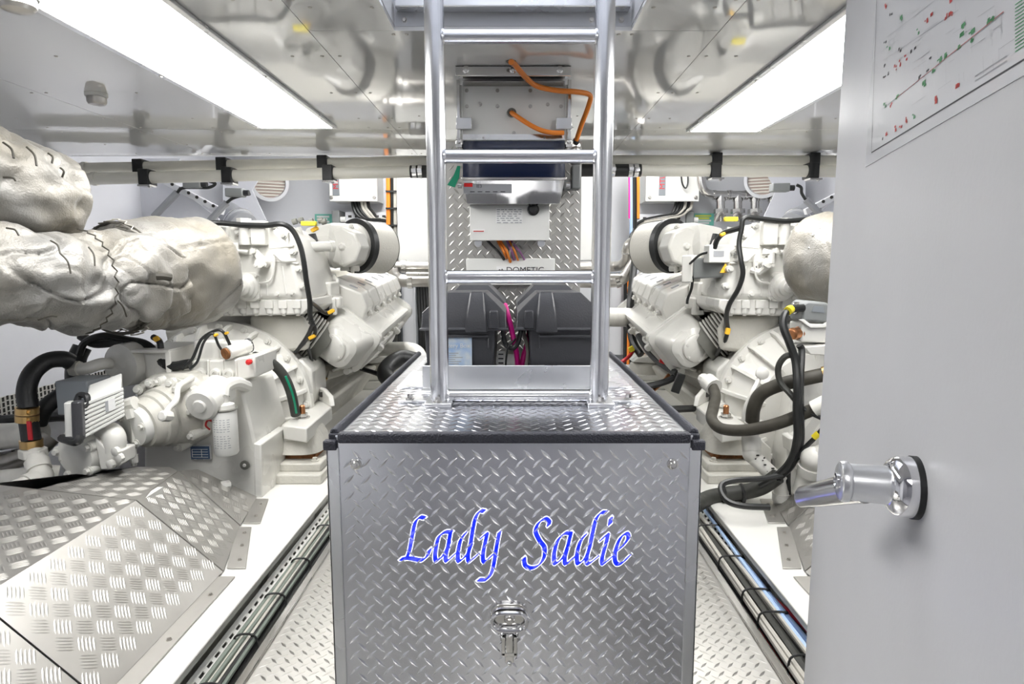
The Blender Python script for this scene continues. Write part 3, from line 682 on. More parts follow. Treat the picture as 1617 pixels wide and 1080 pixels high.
m = MB(); pts = [P(x, y, YP - .004) for x, y in ((722, 262), (716, 278), (706, 292), (718, 296), (725, 280), (727, 262))]; m.prism(pts, (0, .002, 0)); m.build('green_tape', 'tape_green', label='curved strip of green tape on the tread plate panel', cat='tape')

# ------------------------------------------------------------------ transverse pipes under the ceiling edge
def pipe_run(name, label, a, b, ya, yb, r, clamps, coup=(), mat_='pipe_cream'):
    A, B = P(*a, ya), P(*b, yb); t = thing(name, label, 'pipe', (A + B) / 2)
    MB().cyl(A, B, r, n=20).build('tube', mat_, t)
    d = (B - A).normalized()
    for px in clamps:
        f = (px - a[0]) / (b[0] - a[0]); c = A + (B - A) * f
        m = MB(); m.bb(c.x - .032, c.x + .032, c.y - r - .008, c.y + r + .02, c.z - r - .012, c.z + r + .012); cl = m.build('pipe_clamp', 'rubber_black', t, bev=.006)
        MB().bb(c.x - .03, c.x + .045, c.y - r - .02, c.y + .02, c.z - r - .022, c.z - r - .012).bolt(c + V((.03, -.03, -r - .022)), (0, 0, -1), .008, .006).build('clamp_plate', 'stainless', cl)
    for px in coup:
        f = (px - a[0]) / (b[0] - a[0]); c = A + (B - A) * f
        MB().cyl(c - d * .012, c + d * .012, r + .006, n=20).build('collar', mat_, t)
pipe_run('overhead_pipe', 'upper cream pipe under the ceiling edge, left of the ladder', (60, 267), (690, 254), 4.02, 4.02, .033, (222, 353, 511), (135,))
pipe_run('overhead_pipe', 'lower cream pipe under the ceiling edge, left of the ladder', (70, 284), (652, 271), 3.93, 3.93, .036, (232, 362, 520), (150,))
pipe_run('overhead_pipe', 'upper cream pipe under the ceiling edge, right of the ladder', (700, 253), (1420, 254), 4.02, 4.02, .033, (1130, 1283))
pipe_run('overhead_pipe', 'lower cream pipe under the ceiling edge, right of the ladder', (1003, 269), (1420, 271), 3.93, 3.93, .036, (1128, 1281))
def hose_piece(label, x0, x1, py, cl):
    A, B = P(x0, py, 3.93), P(x1, py, 3.93); t = thing('rubber_coupling', label, 'coupling', (A + B) / 2)
    MB().cyl(A, B, .038, n=18).build('hose', 'rubber_black', t)
    for px in cl:
        c = P(px, py, 3.93); MB().cyl(c - V((.013, 0, 0)), c + V((.013, 0, 0)), .0415, n=18).bb(c.x - .014, c.x + .014, c.y - .055, c.y - .036, c.z - .01, c.z + .012).build('hose_clip', 'chrome', t)
hose_piece('black rubber hose with steel clips joining the left lower pipe', 648, 690, 271, (655, 664))
hose_piece('black rubber hose with steel clips joining the right lower pipe', 915, 1012, 269, (967, 995, 1004))

# ------------------------------------------------------------------ door
d0, d1 = V((.30, .17, 0)), V((.585, 1.145, 0)); dd = (d1 - d0).normalized(); dn = V((-dd.y, dd.x, 0))
def PD(px, py, off=0.0):
    q = P(px, py, 1.0) - V((0, 0, CAMZ)); tt = (d0.dot(dn) + off) / q.dot(dn); return q * tt + V((0, 0, CAMZ))
e = PD(1310, 418); d1 = d0 + dd * ((e - d0).dot(dd))
door = thing('door_1', 'grey painted door with chrome handle standing open on the right', 'door', (d0 + d1) / 2 + V((0, 0, .06)), kind='structure')
back = -dn * .045
MB().prism([d0 + V((0, 0, .06)), d1 + V((0, 0, .06)), d1 + V((0, 0, 1.76)), d0 + V((0, 0, 1.76))], back).build('leaf', 'door_grey', door, bev=.004)
hc = PD(1447, 770); ax = (dd, V((0, 0, 1)), dn)
MB().lathe(hc, dn, [(0, .0345), (.006, .0345), (.007, .031)], 36).build('seal_ring', 'rubber_black', door)
hd = MB().lathe(hc + dn * .006, dn, [(0, .0335), (.012, .0335), (.018, .031), (.022, .0265), (.024, .022)], 40).build('handle', 'chrome', door)
MB().lathe(hc + dn * .026, dn, [(0, .0215), (.040, .0205), (.042, .0225), (.046, .0232), (.050, .0222), (.052, .019)], 40).build('spindle', 'aluminium', hd)
MB().lathe(hc + dn * .078, dn, [(0, .009), (.003, .009), (.0035, .006), (.001, .005), (.001, .0005)], 20).build('grub_screw', 'chrome', hd)
st = hc + dn * .052 + V((0, 0, -.004))
_o = V((0, 0, CAMZ)); _d = (P(1260, 786, 1.0) - _o).normalized(); _m = (st - _o).dot(_d); _h = (st - _o - _d * _m).length
tip = _o + _d * (_m + math.sqrt(max(0.0, .135 ** 2 - _h * _h)))      # lever 135 mm long
lv = MB(); dl = (tip - st); lx = dl.normalized(); ly = lx.cross(dn).normalized(); lz = lx.cross(ly)
lv.loft([[st + lx * dl.length * f + ly * (h * math.sin(a)) + lz * (w2 * math.cos(a)) for a in [2 * math.pi * i / 20 for i in range(20)]] for f, h, w2 in ((0, .019, .015), (.06, .0185, .014), (.55, .016, .011), (.93, .0145, .009), (.98, .011, .007), (1.0, .003, .002))]); lv.build('lever', 'stainless', hd)
# laminated system drawing fixed to the door
pt = thing('wiring_diagram', 'laminated technical drawing with red and green marks on the grey door', 'poster', PD(1368, 262, .001))
bl = PD(1366, 264, .0012); s_bl = (bl - d0).dot(dd)
def dpt(s, z, off): return d0 + dd * s + dn * off + V((0, 0, z))
m = MB(); m.prism([dpt(.03, bl.z, .0004), dpt(s_bl, bl.z, .0004), dpt(s_bl, bl.z + .42, .0004), dpt(.03, bl.z + .42, .0004)], dn * .0008); m.build('sheet', 'paper', pt)
pm = {k: MB() for k in ('print_black', 'print_grey', 'print_red', 'print_green')}
def zq(x, y): return PD(1280 + x / 3.858, y / 3.858, .0016)
def line(mk, a, b, wd):
    a, b = zq(*a), zq(*b); t = (b - a).normalized(); n = t.cross(dn) * wd / 2; pm[mk].quad(a - n, b - n, b + n, a + n)
def blot(mk, x, y, w_, h_):
    c = zq(x, y); pm[mk].quad(c - dd * w_ / 2 - V((0, 0, h_ / 2)), c + dd * w_ / 2 - V((0, 0, h_ / 2)), c + dd * w_ / 2 + V((0, 0, h_ / 2)), c - dd * w_ / 2 + V((0, 0, h_ / 2)))
line('print_black', (408, -120), (370, 930), .0012); line('print_black', (370, 930), (1500, 240), .0016)
line('print_grey', (430, 670), (1180, 75), .0008); line('print_grey', (440, 370), (900, 60), .0006); line('print_grey', (460, 230), (760, 0), .0006)
line('print_red', (520, 600), (1175, 70), .0006)
for (x, y) in ((460, 40), (515, 410), (545, 385), (580, 350), (740, 100), (830, 100), (855, 85), (895, 515), (765, 605), (465, 815), (515, 780), (548, 760), (580, 735), (855, 5), (705, 130), (490, 640)):
    for q in range(3): blot('print_red', x + random.uniform(-8, 8), y + random.uniform(-14, 14), random.uniform(.003, .007), random.uniform(.0015, .005))
for (x, y) in ((550, 105), (650, 190), (520, 590), (905, 280), (920, 220), (975, 245), (980, 195), (1090, 130), (1115, 110), (930, 150), (625, 710), (690, 510), (748, 440), (455, 640), (785, 360), (815, 340), (475, 295)):
    for q in range(3): blot('print_green', x + random.uniform(-10, 10), y + random.uniform(-12, 12), random.uniform(.003, .010), random.uniform(.0015, .005))
for (x, y) in ((455, 255), (487, 85), (545, 305), (640, 290), (455, 395), (605, 320), (660, 465), (710, 425), (730, 355), (435, 840), (475, 445), (447, 470)):
    for q in range(2): blot('print_black', x + random.uniform(-8, 8), y + random.uniform(-8, 8), random.uniform(.004, .008), random.uniform(.0015, .004))
for k in range(46):
    x, y = random.uniform(430, 1180), 0; lo_, hi_ = 0, 880 - (x - 370) * .62
    y = random.uniform(10, max(hi_ - 60, 40))
    if k % 2: line('print_grey', (x, y), (x + 4, min(y + random.uniform(30, 150), hi_)), .0004)
    else: l_ = random.uniform(30, 110); line('print_grey', (x, y), (x + l_, y - l_ * .68), .0004)
line('print_grey', (1000, 465), (1195, 340), .0012); line('print_grey', (1000, 495), (1195, 370), .0012)
for k in range(14): line('print_green', (1245, 30 + k * 22), (1420, -90 + k * 22), .0009)
for kk, vv in pm.items(): vv.build('print', kk, pt, kind='stuff', flat=True, recalc=False)
# ------------------------------------------------------------------ engines (left one measured, right one its twin)
def arc_pts(c, ax, R, a0, a1, n=10):
    x, y, z = ax; return [V(c) + x * (R * math.cos(a0 + (a1 - a0) * i / n)) + y * (R * math.sin(a0 + (a1 - a0) * i / n)) for i in range(n + 1)]
def ring_px(pts, Y): return [P(x, y, Y) for x, y in pts]
def engine(label):
    EX, EZ = -1.60, .40
    t = thing('marine_engine', label, 'engine', (EX, 4.5, .1), 'twin diesel engines')
    # block, sump
    b = MB(); b.hexa([V((EX - .30, 3.55, .12)), V((EX + .30, 3.55, .12)), V((EX + .30, 5.75, .12)), V((EX - .30, 5.75, .12)), V((EX - .42, 3.55, .78)), V((EX + .42, 3.55, .78)), V((EX + .42, 5.75, .78)), V((EX - .42, 5.75, .78))])
    b.bb(EX - .36, EX + .36, 3.6, 5.7, .76, 1.12); b.build('block', 'casting_white', t, bev=.02)
    MB().hexa([V((EX - .25, 3.75, .02)), V((EX + .27, 3.75, .02)), V((EX + .27, 5.6, .02)), V((EX - .25, 5.6, .02)), V((EX - .32, 3.7, .30)), V((EX + .44, 3.7, .30)), V((EX + .44, 5.65, .30)), V((EX - .32, 5.65, .30))]).build('oil_pan', 'casting_white', t, bev=.03)
    # rear casting (exhaust collector housing)
    near = [(322, 362), (345, 352), (432, 352), (455, 372), (470, 410), (480, 450), (485, 474), (322, 474)]
    c0 = ring_px(near, 3.30); ctr = sum(c0, V()) / len(c0)
    c1 = [ctr + (p - ctr) * 1.0 + V((0, .30, 0)) for p in c0]; c2 = [ctr + (p - ctr) * .9 + V((0, .62, 0)) for p in c0]; cm = [ctr + (p - ctr) * .93 + V((0, -.03, 0)) for p in c0]
    body = MB(); body.loft([cm, c0, c1, c2]).build('collector_housing', 'engine_white', t, bev=.022, seg=3)
    fl = MB(); q = ring_px([(318, 474), (487, 472), (489, 486), (478, 497), (330, 500), (318, 492)], 3.285); fl.prism(q, (0, .62, 0)); fl.build('housing_flange', 'engine_white', t, bev=.008)
    lug = MB()
    for px in (345, 362, 382, 402, 424, 446, 468):
        p = P(px, 486, 3.27); lug.cyl(p + V((0, .02, -.030)), p + V((0, .02, .026)), .019, n=12).bolt(p + V((0, .02, -.03)), (0, 0, -1), .012, .012)
        lug.bb(p.x - .022, p.x + .022, 3.27, 3.30, p.z - .004, p.z + .04)
    lug.build('flange_bolts', 'engine_white', t, bev=.003, kind='stuff')
    for px in (352, 372, 433, 450):   # ribs over the housing face
        a, b2 = P(px, 366, 3.275), P(px + 6, 470, 3.275); MB().prism([a, b2, b2 + V((.014, 0, 0)), a + V((.014, 0, 0))], (0, .03, 0)).build('housing_rib', 'engine_white', t, bev=.005)
    p = P(388, 453, 3.27)
    MB().lathe(p, (-.12, -1, 0), [(-.02, .075), (.01, .075), (.016, .062), (.03, .060), (.036, .048), (.05, .046), (.056, .030), (.062, .028), (.064, .008), (.068, .007), (.069, .0005)], 28).build('breather_cap', 'engine_white', t)
    m = MB(); m.rbox(P(388, 453, 3.275), (.155, .15, .03), .03, (V((1, 0, 0)), V((0, 0, 1)), V((0, -1, 0))))
    for s1 in (-1, 1):
        for s2 in (-1, 1): m.bolt(P(388, 453, 3.26) + V((s1 * .06, 0, s2 * .058)), (0, -1, 0), .008, .008)
    m.build('breather_base', 'engine_white', t, bev=.004)
    q = P(410, 368, 3.255); MB().box(q, (.078, .06, .125)).build('cover_plate', 'engine_white', t, bev=.006)
    q = P(386, 368, 3.25); MB().cyl(q + V((0, 0, -.06)), q + V((0, 0, .07)), .03, n=16).cyl(q + V((0, 0, .05)), q + V((0, 0, .075)), .036, n=6).build('filler_neck', 'engine_white', t)
    m = MB(); m.bb(P(368, 0, 3.26).x, P(382, 0, 3.26).x, 3.24, 3.3, P(0, 375, 3.26).z, P(0, 358, 3.26).z).bolt(P(374, 367, 3.24), (0, -1, 0), .01, .008); m.build('sensor_block', 'engine_white', t, bev=.005)
    # lever and actuator
    a, b2 = P(401, 396, 3.24), P(415, 415, 3.23); d = (b2 - a).normalized(); n = V((d.z, 0, -d.x)) * .016
    MB().prism([a - n * 1.1, b2 - n * 1.4, b2 + n * 1.4, a + n * 1.1], (0, .025, 0)).build('lever', 'engine_white', t, bev=.007)
    m = MB(); m.cyl(b2 + V((0, -.04, 0)), b2 + V((0, .06, 0)), .026, n=14).bolt(b2 + V((-.02, -.04, -.014)), (0, -1, 0), .009, .01).bolt(b2 + V((.022, -.04, -.01)), (0, -1, 0), .009, .01).cyl(a + V((0, -.02, 0)), a + V((0, .05, 0)), .014, n=12); m.build('lever_pivot', 'engine_white', t)
    return t, EX, EZ
def engine_rest(t, EX, EZ, right):
    # transition neck under the housing, bell housing
    nk = MB(); nk.loft([ring_px([(395, 498), (480, 498), (492, 520), (488, 552), (430, 560), (398, 548)], 3.36), ring_px([(395, 498), (480, 498), (492, 520), (488, 552), (430, 560), (398, 548)], 3.75)]); nk.build('neck', 'casting_white', t, bev=.02)
    bc = P(360, 642, 3.36); bc.y = 3.36
    bh = MB(); bh.lathe(bc + V((0, -.24, 0)), (0, 1, 0), [(0, .30), (.01, .335), (.05, .345), (.16, .43), (.20, .44), (.205, .475), (.25, .475), (.255, .45), (.42, .45)], 56); bh.build('bell_housing', 'engine_white', t)
    for k in range(15):
        a = math.radians(-40 + k * 17.5)
        r = V((math.cos(a), 0, math.sin(a))); tt = V((-r.z, 0, r.x)) * .011
        q = [bc + V((0, -.25, 0)) + r * .335, bc + V((0, -.10, 0)) + r * .455, bc + V((0, -.03, 0)) + r * .468, bc + V((0, -.03, 0)) + r * .36, bc + V((0, -.235, 0)) + r * .28]
        MB().prism([p - tt for p in q], tt * 2).build('bell_rib', 'engine_white', t, bev=.004)
        a2 = a + math.radians(8); r2 = V((math.cos(a2), 0, math.sin(a2)))
        MB().cyl(bc + V((0, -.05, 0)) + r2 * .448, bc + V((0, -.028, 0)) + r2 * .448, .019, n=14).bolt(bc + V((0, -.05, 0)) + r2 * .448, (0, -1, 0), .012, .012).build('bell_bolt', 'engine_white', t)
    # flywheel access box on the inboard side
    q = ring_px([(455, 578), (474, 566), (492, 585), (494, 622), (488, 655), (458, 650), (450, 610)], 3.38)
    MB().prism(q, (0, .26, 0)).build('side_box', 'engine_white', t, bev=.012)
    for py in (597, 614, 632):
        p = P(489, py, 3.44); MB().box(p, (.03, .10, .028)).build('louvre', 'engine_white', t, bev=.008)
    # corrugated bellows between housing and cooler
    a, b2 = P(455, 508, 3.56), P(520, 552, 3.62); L = (b2 - a).length; pr = []
    k = 0; s_ = 0
    while s_ < L * .62: pr += [(s_, .128), (s_ + .012, .128), (s_ + .013, .117), (s_ + .020, .117)]; s_ += .021
    pr += [(L * .65, .115), (L * .9, .11)]
    MB().lathe(a, b2 - a, [(0, .112), (L * .66, .112), (L * .9, .108)], 36).build('bellows_core', 'gasket_grey', t)
    s_ = 0
    while s_ < L * .66:
        MB().lathe(a + (b2 - a).normalized() * s_, b2 - a, [(0, .112), (.001, .130), (.006, .134), (.012, .130), (.013, .112)], 36).build('bellows_fold', 'engine_white', t); s_ += .0195
    # charge air cooler along the inboard side
    C0, C1 = P(536, 545, 3.66), P(613, 490, 5.25); ca = (C1 - C0).normalized(); up = V((math.sin(math.radians(38)) , 0, math.cos(math.radians(38)))); sx = up.cross(ca).normalized(); up = ca.cross(sx)
    def crs(c, w_, h_, rr, n=5):
        out = []
        for qd, (s1, s2) in enumerate(((1, 1), (-1, 1), (-1, -1), (1, -1))):
            for k in range(n + 1):
                an = math.pi / 2 * (qd + k / n); out.append(c + sx * (s1 * (w_ / 2 - rr) + rr * math.cos(an)) + up * (s2 * (h_ / 2 - rr) + rr * math.sin(an)))
        return out
    LL = (C1 - C0).length
    co = MB(); co.loft([crs(C0 + ca * s1, w_, h_, r_) for s1, w_, h_, r_ in ((-.10, .17, .15, .06), (-.08, .22, .20, .07), (.0, .26, .24, .07), (.16, .29, .25, .05), (.17, .34, .29, .04), (.20, .34, .29, .04), (.205, .32, .27, .03), (.22, .32, .27, .03), (.225, .34, .29, .04), (.255, .34, .29, .04), (.26, .28, .24, .022), (LL - .12, .30, .25, .022), (LL - .11, .36, .32, .07), (LL - .05, .36, .32, .07), (LL, .30, .27, .08))]); co.build('charge_cooler', 'engine_white', t)
    capd = V((-.25, -1, -.1)).normalized(); cp = C0 - ca * .09 + V((-.02, 0, 0))
    m = MB(); m.lathe(cp, capd, [(-.02, .085), (.012, .085), (.02, .075), (.024, .03), (.026, .001)], 28)
    for k in range(6):
        an = k * math.pi / 3 + .3; fx, fy, fz = frame(capd); m.bolt(cp + capd * .012 + fx * .072 * math.cos(an) + fy * .072 * math.sin(an), capd, .009, .009)
    m.build('cooler_end_cap', 'engine_white', t)
    for off, u in ((.162, .02), (.158, -.06)):
        MB().tube([C0 + ca * .30 + sx * -off * 0 + sx * off * (-1) + up * u, C1 - ca * .14 + sx * -off + up * u], .016, 8, smooth=False).build('cooler_rail', 'engine_white', t)
    for off in (.125, -.125):
        MB().box(C0 + ca * (LL * .5 + .07) + up * .128 + sx * off, (.03, LL - .42, .016), (sx, ca, up)).build('cooler_edge', 'engine_white', t, bev=.004)
    MB().box(C0 + ca * (LL * .5 + .07) + up * .124, (.012, LL - .42, .012), (sx, ca, up)).build('cooler_edge', 'engine_white', t, bev=.003)
    for k in range(7):
        p = C0 + ca * (.36 + k * .155) + up * .135 + sx * .125; MB().bolt(p, up, .010, .010).build('cooler_bolt', 'steel_pipe', t)
    for f in (.30, .95):
        p = C0 + ca * f - sx * .16; MB().prism([p - up * .14, p + up * .07, p + up * .07 - sx * .035, p - up * .14 - sx * .015], ca * .03).cyl(p - sx * .03 + up * .05 - ca * .01, p - sx * .03 + up * .05 + ca * .04, .02, n=10).build('cooler_bracket', 'engine_white', t, bev=.004)
    # cylinder head covers
    H0, H1 = P(546, 470, 4.02), P(600, 446, 5.12); ha = (H1 - H0).normalized(); hu = V((math.sin(math.radians(24)), 0, math.cos(math.radians(24)))); hs = hu.cross(ha).normalized(); hu = ha.cross(hs); n = 6; seg = (H1 - H0).length / (n - 1)
    for k in range(n):
        c = H0 + ha * seg * k
        q = [c + hs * x + hu * z for x, z in ((.17, -.12), (.165, .03), (.12, .085), (-.10, .085), (-.165, .015), (-.175, -.12))]
        hcv = MB().prism([p - ha * seg * .455 for p in q], ha * seg * .91).build('head_cover', 'engine_white', t, bev=.012, seg=3)
        MB().box(c + hu * .087 - hs * .02, (.05, .03, .006), (hs, ha, hu)).build('badge', 'print_grey', hcv)
    qb = [H0 + hs * x + hu * z for x, z in ((.155, -.14), (.15, .02), (.11, .07), (-.09, .07), (-.15, .0), (-.16, -.14))]; MB().prism([p - ha * seg * .4 for p in qb], ha * seg * (n - .2)).build('cylinder_head', 'grey_cast', t)
    for k in range(n):
        c = H0 + ha * seg * k - hs * .172 - hu * .03; MB().cyl(c, c - hs * .012, .022, n=12).bolt(c - hs * .012, -hs, .013, .012).build('cover_bolt', 'engine_white', t)
    for k in range(6):    # outer bank
        c = V((2 * EX - H0.x, 0, H0.z)) + V((0, H0.y + seg * k, 0)); MB().box(c, (.30, seg * .94, .22)).build('head_cover', 'engine_white', t, bev=.02)
    # air intake: elbow, clamp ring, filter
    fa = V((.50, .86, -.05)).normalized(); fc = P(557, 388, 4.18)
    MB().lathe(fc + fa * .015, fa, [(0, .178), (.002, .182), (.045, .182), (.047, .172)], 44).build('filter_ring', 'rubber_black', t)
    af = MB().lathe(fc + fa * .062, fa, [(0, .172), (.002, .174), (.20, .174), (.206, .170), (.21, .10), (.212, .001)], 48).build('air_filter', 'filter_paper', t)
    MB().torus(fc + fa * .268, fa, .171, .005, 40, 6).build('filter_rim', 'gasket_grey', af)
    MB().lathe(fc - fa * .09, fa, [(0, .12), (.02, .135), (.03, .13), (.045, .14), (.055, .132), (.07, .145), (.105, .148)], 40).build('intake_sleeve', 'engine_white', t)
    eb = MB(); o = fc - fa * .085; ex_, ey_, ez_ = frame(fa); R = []
    tgt = [(P(488, 385, 3.98), .085, .10), (P(505, 386, 3.99), .095, .12), (P(528, 388, 4.0), .13, .145)]
    for c, w_, h_ in tgt: R.append([c + V((0, 1, 0)) * w_ * math.cos(a) + V((0, 0, 1)) * h_ * math.sin(a) for a in [2 * math.pi * i / 24 for i in range(24)]])
    xx = V((fa.y, -fa.x, 0)).normalized() * -1
    R.append([o + xx * .135 * math.cos(a) + V((0, 0, 1)) * .14 * math.sin(a) for a in [2 * math.pi * i / 24 for i in range(24)]])
    eb.loft(R).build('intake_elbow', 'engine_white', t)
    q = P(541, 390, 3.92); m = MB(); m.lathe(q, (-.15, -1, 0), [(-.14, .125), (0, .125), (.012, .115), (.013, .02), (.03, .018), (.031, .001)], 8); m.build('elbow_cover', 'engine_white', t, bev=.01)
    m = MB(); q = P(553, 424, 4.05); m.cyl(q, q + V((.05, .03, 0)), .02, n=10).box(q + V((-.03, 0, .0)), (.06, .05, .03)).cyl(q + V((.02, -.02, .02)), q + V((.02, -.02, -.03)), .012, n=8); m.build('ring_clamp', 'engine_white', t, bev=.004)
    m = MB(); m.prism(ring_px([(532, 395), (536, 395), (541, 418), (536, 418)], 3.9), (0, .05, 0)); m.build('elbow_rib', 'engine_white', t)
    # brackets and small pipework between elbow and heads
    m = MB()
    for a, b2 in (((492, 412), (511, 410)), ((492, 412), (496, 430)), ((511, 410), (508, 430)), ((497, 429), (510, 413)), ((496, 430), (508, 430))): m.tube([P(*a, 3.92), P(*b2, 3.92)], .014, 6, smooth=False)
    m.build('truss_bracket', 'engine_white', t)
    MB().tube(pcl((515, 395, 3.9), (514, 410, 3.9), (516, 425, 3.92), (520, 433, 3.95), (530, 434, 3.98)), .010, 8).build('oil_line', 'engine_white', t)
    MB().tube(pcl((486, 420, 3.8), (500, 432, 3.82), (515, 440, 3.85), (508, 448, 3.85), (512, 456, 3.85), (525, 455, 3.85), (533, 444, 3.86), (527, 436, 3.88)), .0105, 8).build('oil_line', 'engine_white', t)
    MB().tube(pcl((462, 405, 3.3), (464, 417, 3.3), (475, 424, 3.35), (486, 432, 3.5), (496, 438, 3.7)), .009, 8).build('fuel_line', 'engine_white', t)
    MB().tube(pcl((433, 404, 3.24), (433, 415, 3.24), (430, 436, 3.24), (423, 445, 3.24), (410, 447, 3.25)), .006, 8).build('fuel_line', 'engine_white', t)
    MB().tube(pcl((433, 400, 3.24), (440, 406, 3.24), (447, 412, 3.24), (466, 411, 3.28)), .010, 8).build('fuel_line', 'engine_white', t)
    m = MB(); q = P(500, 466, 3.75); m.bb(q.x - .08, q.x + .10, 3.7, 3.9, q.z - .10, q.z + .08).cyl(P(505, 478, 3.68), P(505, 478, 3.8), .04, n=14).bb(q.x + .06, q.x + .15, 3.72, 3.8, q.z - .08, q.z - .01); m.build('pump_block', 'engine_white', t, bev=.012)
    q = P(522, 484, 3.72); MB().bb(q.x - .035, q.x + .035, 3.7, 3.74, q.z - .05, q.z + .05).build('bracket_plate', 'engine_white', t, bev=.006)
    # front arch pipes and pulley cover at the far end
    MB().tube(pcl((604, 395, 5.35), (606, 420, 5.35), (612, 438, 5.35), (624, 465, 5.38)), .035, 12).build('coolant_pipe', 'engine_white', t)
    MB().tube(pcl((596, 462, 5.3), (612, 458, 5.35), (624, 470, 5.36), (628, 495, 5.36), (620, 530, 5.3), (604, 552, 5.2), (580, 570, 5.1)), .022, 10).build('coolant_pipe', 'engine_white', t)
    MB().tube(pcl((618, 405, 5.4), (621, 430, 5.4), (622, 445, 5.4), (616, 449, 5.4)), .010, 8).build('dip_stick_tube', 'engine_white', t)
    MB().lathe(P(585, 470, 5.35), (0, 1, 0), [(0, .2), (.08, .2)], 30).build('front_cover', 'casting_white', t)
    for px0, py0 in ((626, 480), (627, 500)):
        MB().cyl(P(px0, py0, 5.3), P(px0, py0, 5.4), .03, n=10).build('bleed_cap', 'engine_white', t)
    # lower pipes under the cooler
    MB().tube(pcl((500, 590, 3.7), (530, 582, 4.0), (560, 570, 4.4), (590, 556, 4.9), (606, 545, 5.2)), .055, 12).build('raw_water_pipe', 'casting_white', t)
    MB().tube(pcl((545, 558, 3.9), (575, 545, 4.3), (600, 526, 4.9)), .045, 12).build('raw_water_pipe', 'casting_white', t)
    MB().tube(pcl((528, 568, 3.7), (540, 562, 3.7), (545, 572, 3.72), (536, 580, 3.74), (526, 585, 3.75)), .010, 8).build('drain_line', 'engine_white', t)
    MB().tube(pcl((494, 570, 3.66), (493, 582, 3.66), (502, 595, 3.68), (515, 597, 3.7), (520, 585, 3.7)), .006, 6).build('sensor_wire', 'cable_grey', t)
    q = P(507, 596, 3.68); MB().cyl(q, q + V((.03, 0, -.02)), .018, n=8).build('brass_fitting', 'brass', t)
    q = P(568, 566, 4.2); MB().bb(q.x - .05, q.x + .03, 4.2, 4.3, q.z - .03, q.z + .04).build('starter_terminal', 'rust', t, bev=.01)
    # fasteners, ribs and little pipes that break up the castings
    for px, py in ((345, 357), (362, 355), (430, 357), (448, 372), (462, 398), (471, 425), (477, 452), (352, 466), (408, 466), (438, 464), (462, 462)):
        p = P(px, py, 3.272); MB().cyl(p + V((0, .03, 0)), p, .019, n=12).bolt(p, (0, -1, 0), .012, .012).build('housing_bolt', 'engine_white', t)
    for a, b2, w_ in (((425, 392), (462, 388), .012), ((425, 412), (470, 416), .010), ((345, 400), (398, 402), .010), ((345, 432), (372, 432), .012), ((420, 440), (422, 468), .012), ((445, 420), (452, 466), .012)):
        A_, B_ = P(*a, 3.268), P(*b2, 3.268); d_ = (B_ - A_).normalized(); n_ = V((-d_.z, 0, d_.x)) * w_ / 2; MB().prism([A_ - n_, B_ - n_, B_ + n_, A_ + n_], (0, .03, 0)).build('cast_rib', 'engine_white', t, bev=.004)
    q = P(352, 372, 3.25); MB().bb(q.x - .03, q.x + .03, 3.24, 3.3, q.z - .05, q.z + .05).build('cast_pad', 'engine_white', t, bev=.008)
    q = P(362, 405, 3.25); MB().bb(q.x - .035, q.x + .05, 3.245, 3.3, q.z - .07, q.z + .07).build('cast_pad', 'engine_white', t, bev=.008)
    MB().tube(pcl((347, 398, 3.24), (358, 397, 3.24), (372, 396, 3.24), (392, 398, 3.24)), .010, 8).build('oil_line', 'engine_white', t)
    for k in range(5):
        c = C0 + ca * (.36 + .2 * k) - sx * .158 - up * .02; MB().box(c, (.02, .03, .16), (sx, ca, up)).build('cooler_rib', 'engine_white', t, bev=.005)
    MB().tube([C0 + ca * .1 - sx * .12 - up * .14, C0 + ca * .5 - sx * .15 - up * .17, C1 - ca * .3 - sx * .16 - up * .17, C1 - sx * .1 - up * .15], .020, 10).build('coolant_rail', 'engine_white', t)
    MB().tube([C0 + ca * .1 - sx * .06 - up * .17, C0 + ca * .5 - sx * .09 - up * .20, C1 - ca * .3 - sx * .10 - up * .21], .014, 8).build('fuel_rail', 'casting_white', t)
    for k in range(6):
        c = C0 + ca * (.3 + .2 * k) - sx * .10 - up * .16; MB().tube([c, c + ca * .04 - up * .06 + sx * .02, c + sx * .10 - up * .10], .010, 8).build('injector_pipe', 'engine_white', t)
        MB().cyl(c - sx * .02, c - sx * .045, .018, n=6).build('banjo_bolt', 'steel_pipe', t)
    for px, py, Y in ((495, 398, 3.85), (530, 372, 3.95), (515, 368, 3.97), (556, 360, 4.05)): p = P(px, py, Y); MB().cyl(p, p + V((0, -.02, .01)), .016, n=10).bolt(p + V((0, -.02, .01)), (0, -1, .3), .010, .01).build('elbow_bolt', 'engine_white', t)
    MB().tube(pcl((470, 360, 3.6), (474, 372, 3.6), (477, 384, 3.62), (478, 398, 3.65)), .020, 10).build('breather_pipe', 'engine_white', t)
    MB().tube(pcl((486, 372, 3.8), (492, 392, 3.8), (493, 410, 3.8)), .05, 12).build('air_hose', 'rubber_black', t)
    # far engine mount
    m = MB(); q = P(604, 596, 5.3); m.bb(-1.30, -.98, 5.15, 5.5, .10, .17).bb(-1.26, -1.02, 5.19, 5.46, .17, .22); m.build('mount_base', 'engine_white', t, bev=.01)
    MB().lathe((-1.14, 5.33, .22), (0, 0, 1), [(0, .13), (.03, .14), (.08, .13), (.12, .07), (.14, .06), (.16, .02)], 24).build('rubber_mount', 'casting_white', t)
    MB().hexa([V((-1.42, 5.2, .30)), V((-1.0, 5.2, .33)), V((-1.0, 5.46, .33)), V((-1.42, 5.46, .30)), V((-1.42, 5.2, .42)), V((-1.05, 5.2, .37)), V((-1.05, 5.46, .37)), V((-1.42, 5.46, .42))]).build('mount_bracket', 'engine_white', t, bev=.01)
    MB().cyl((-1.13, 5.33, .36), (-1.13, 5.33, .43), .018, n=8).build('mount_stud', 'copper', t)
def pcl(*a): return [P(x, y, d) for x, y, d in a]
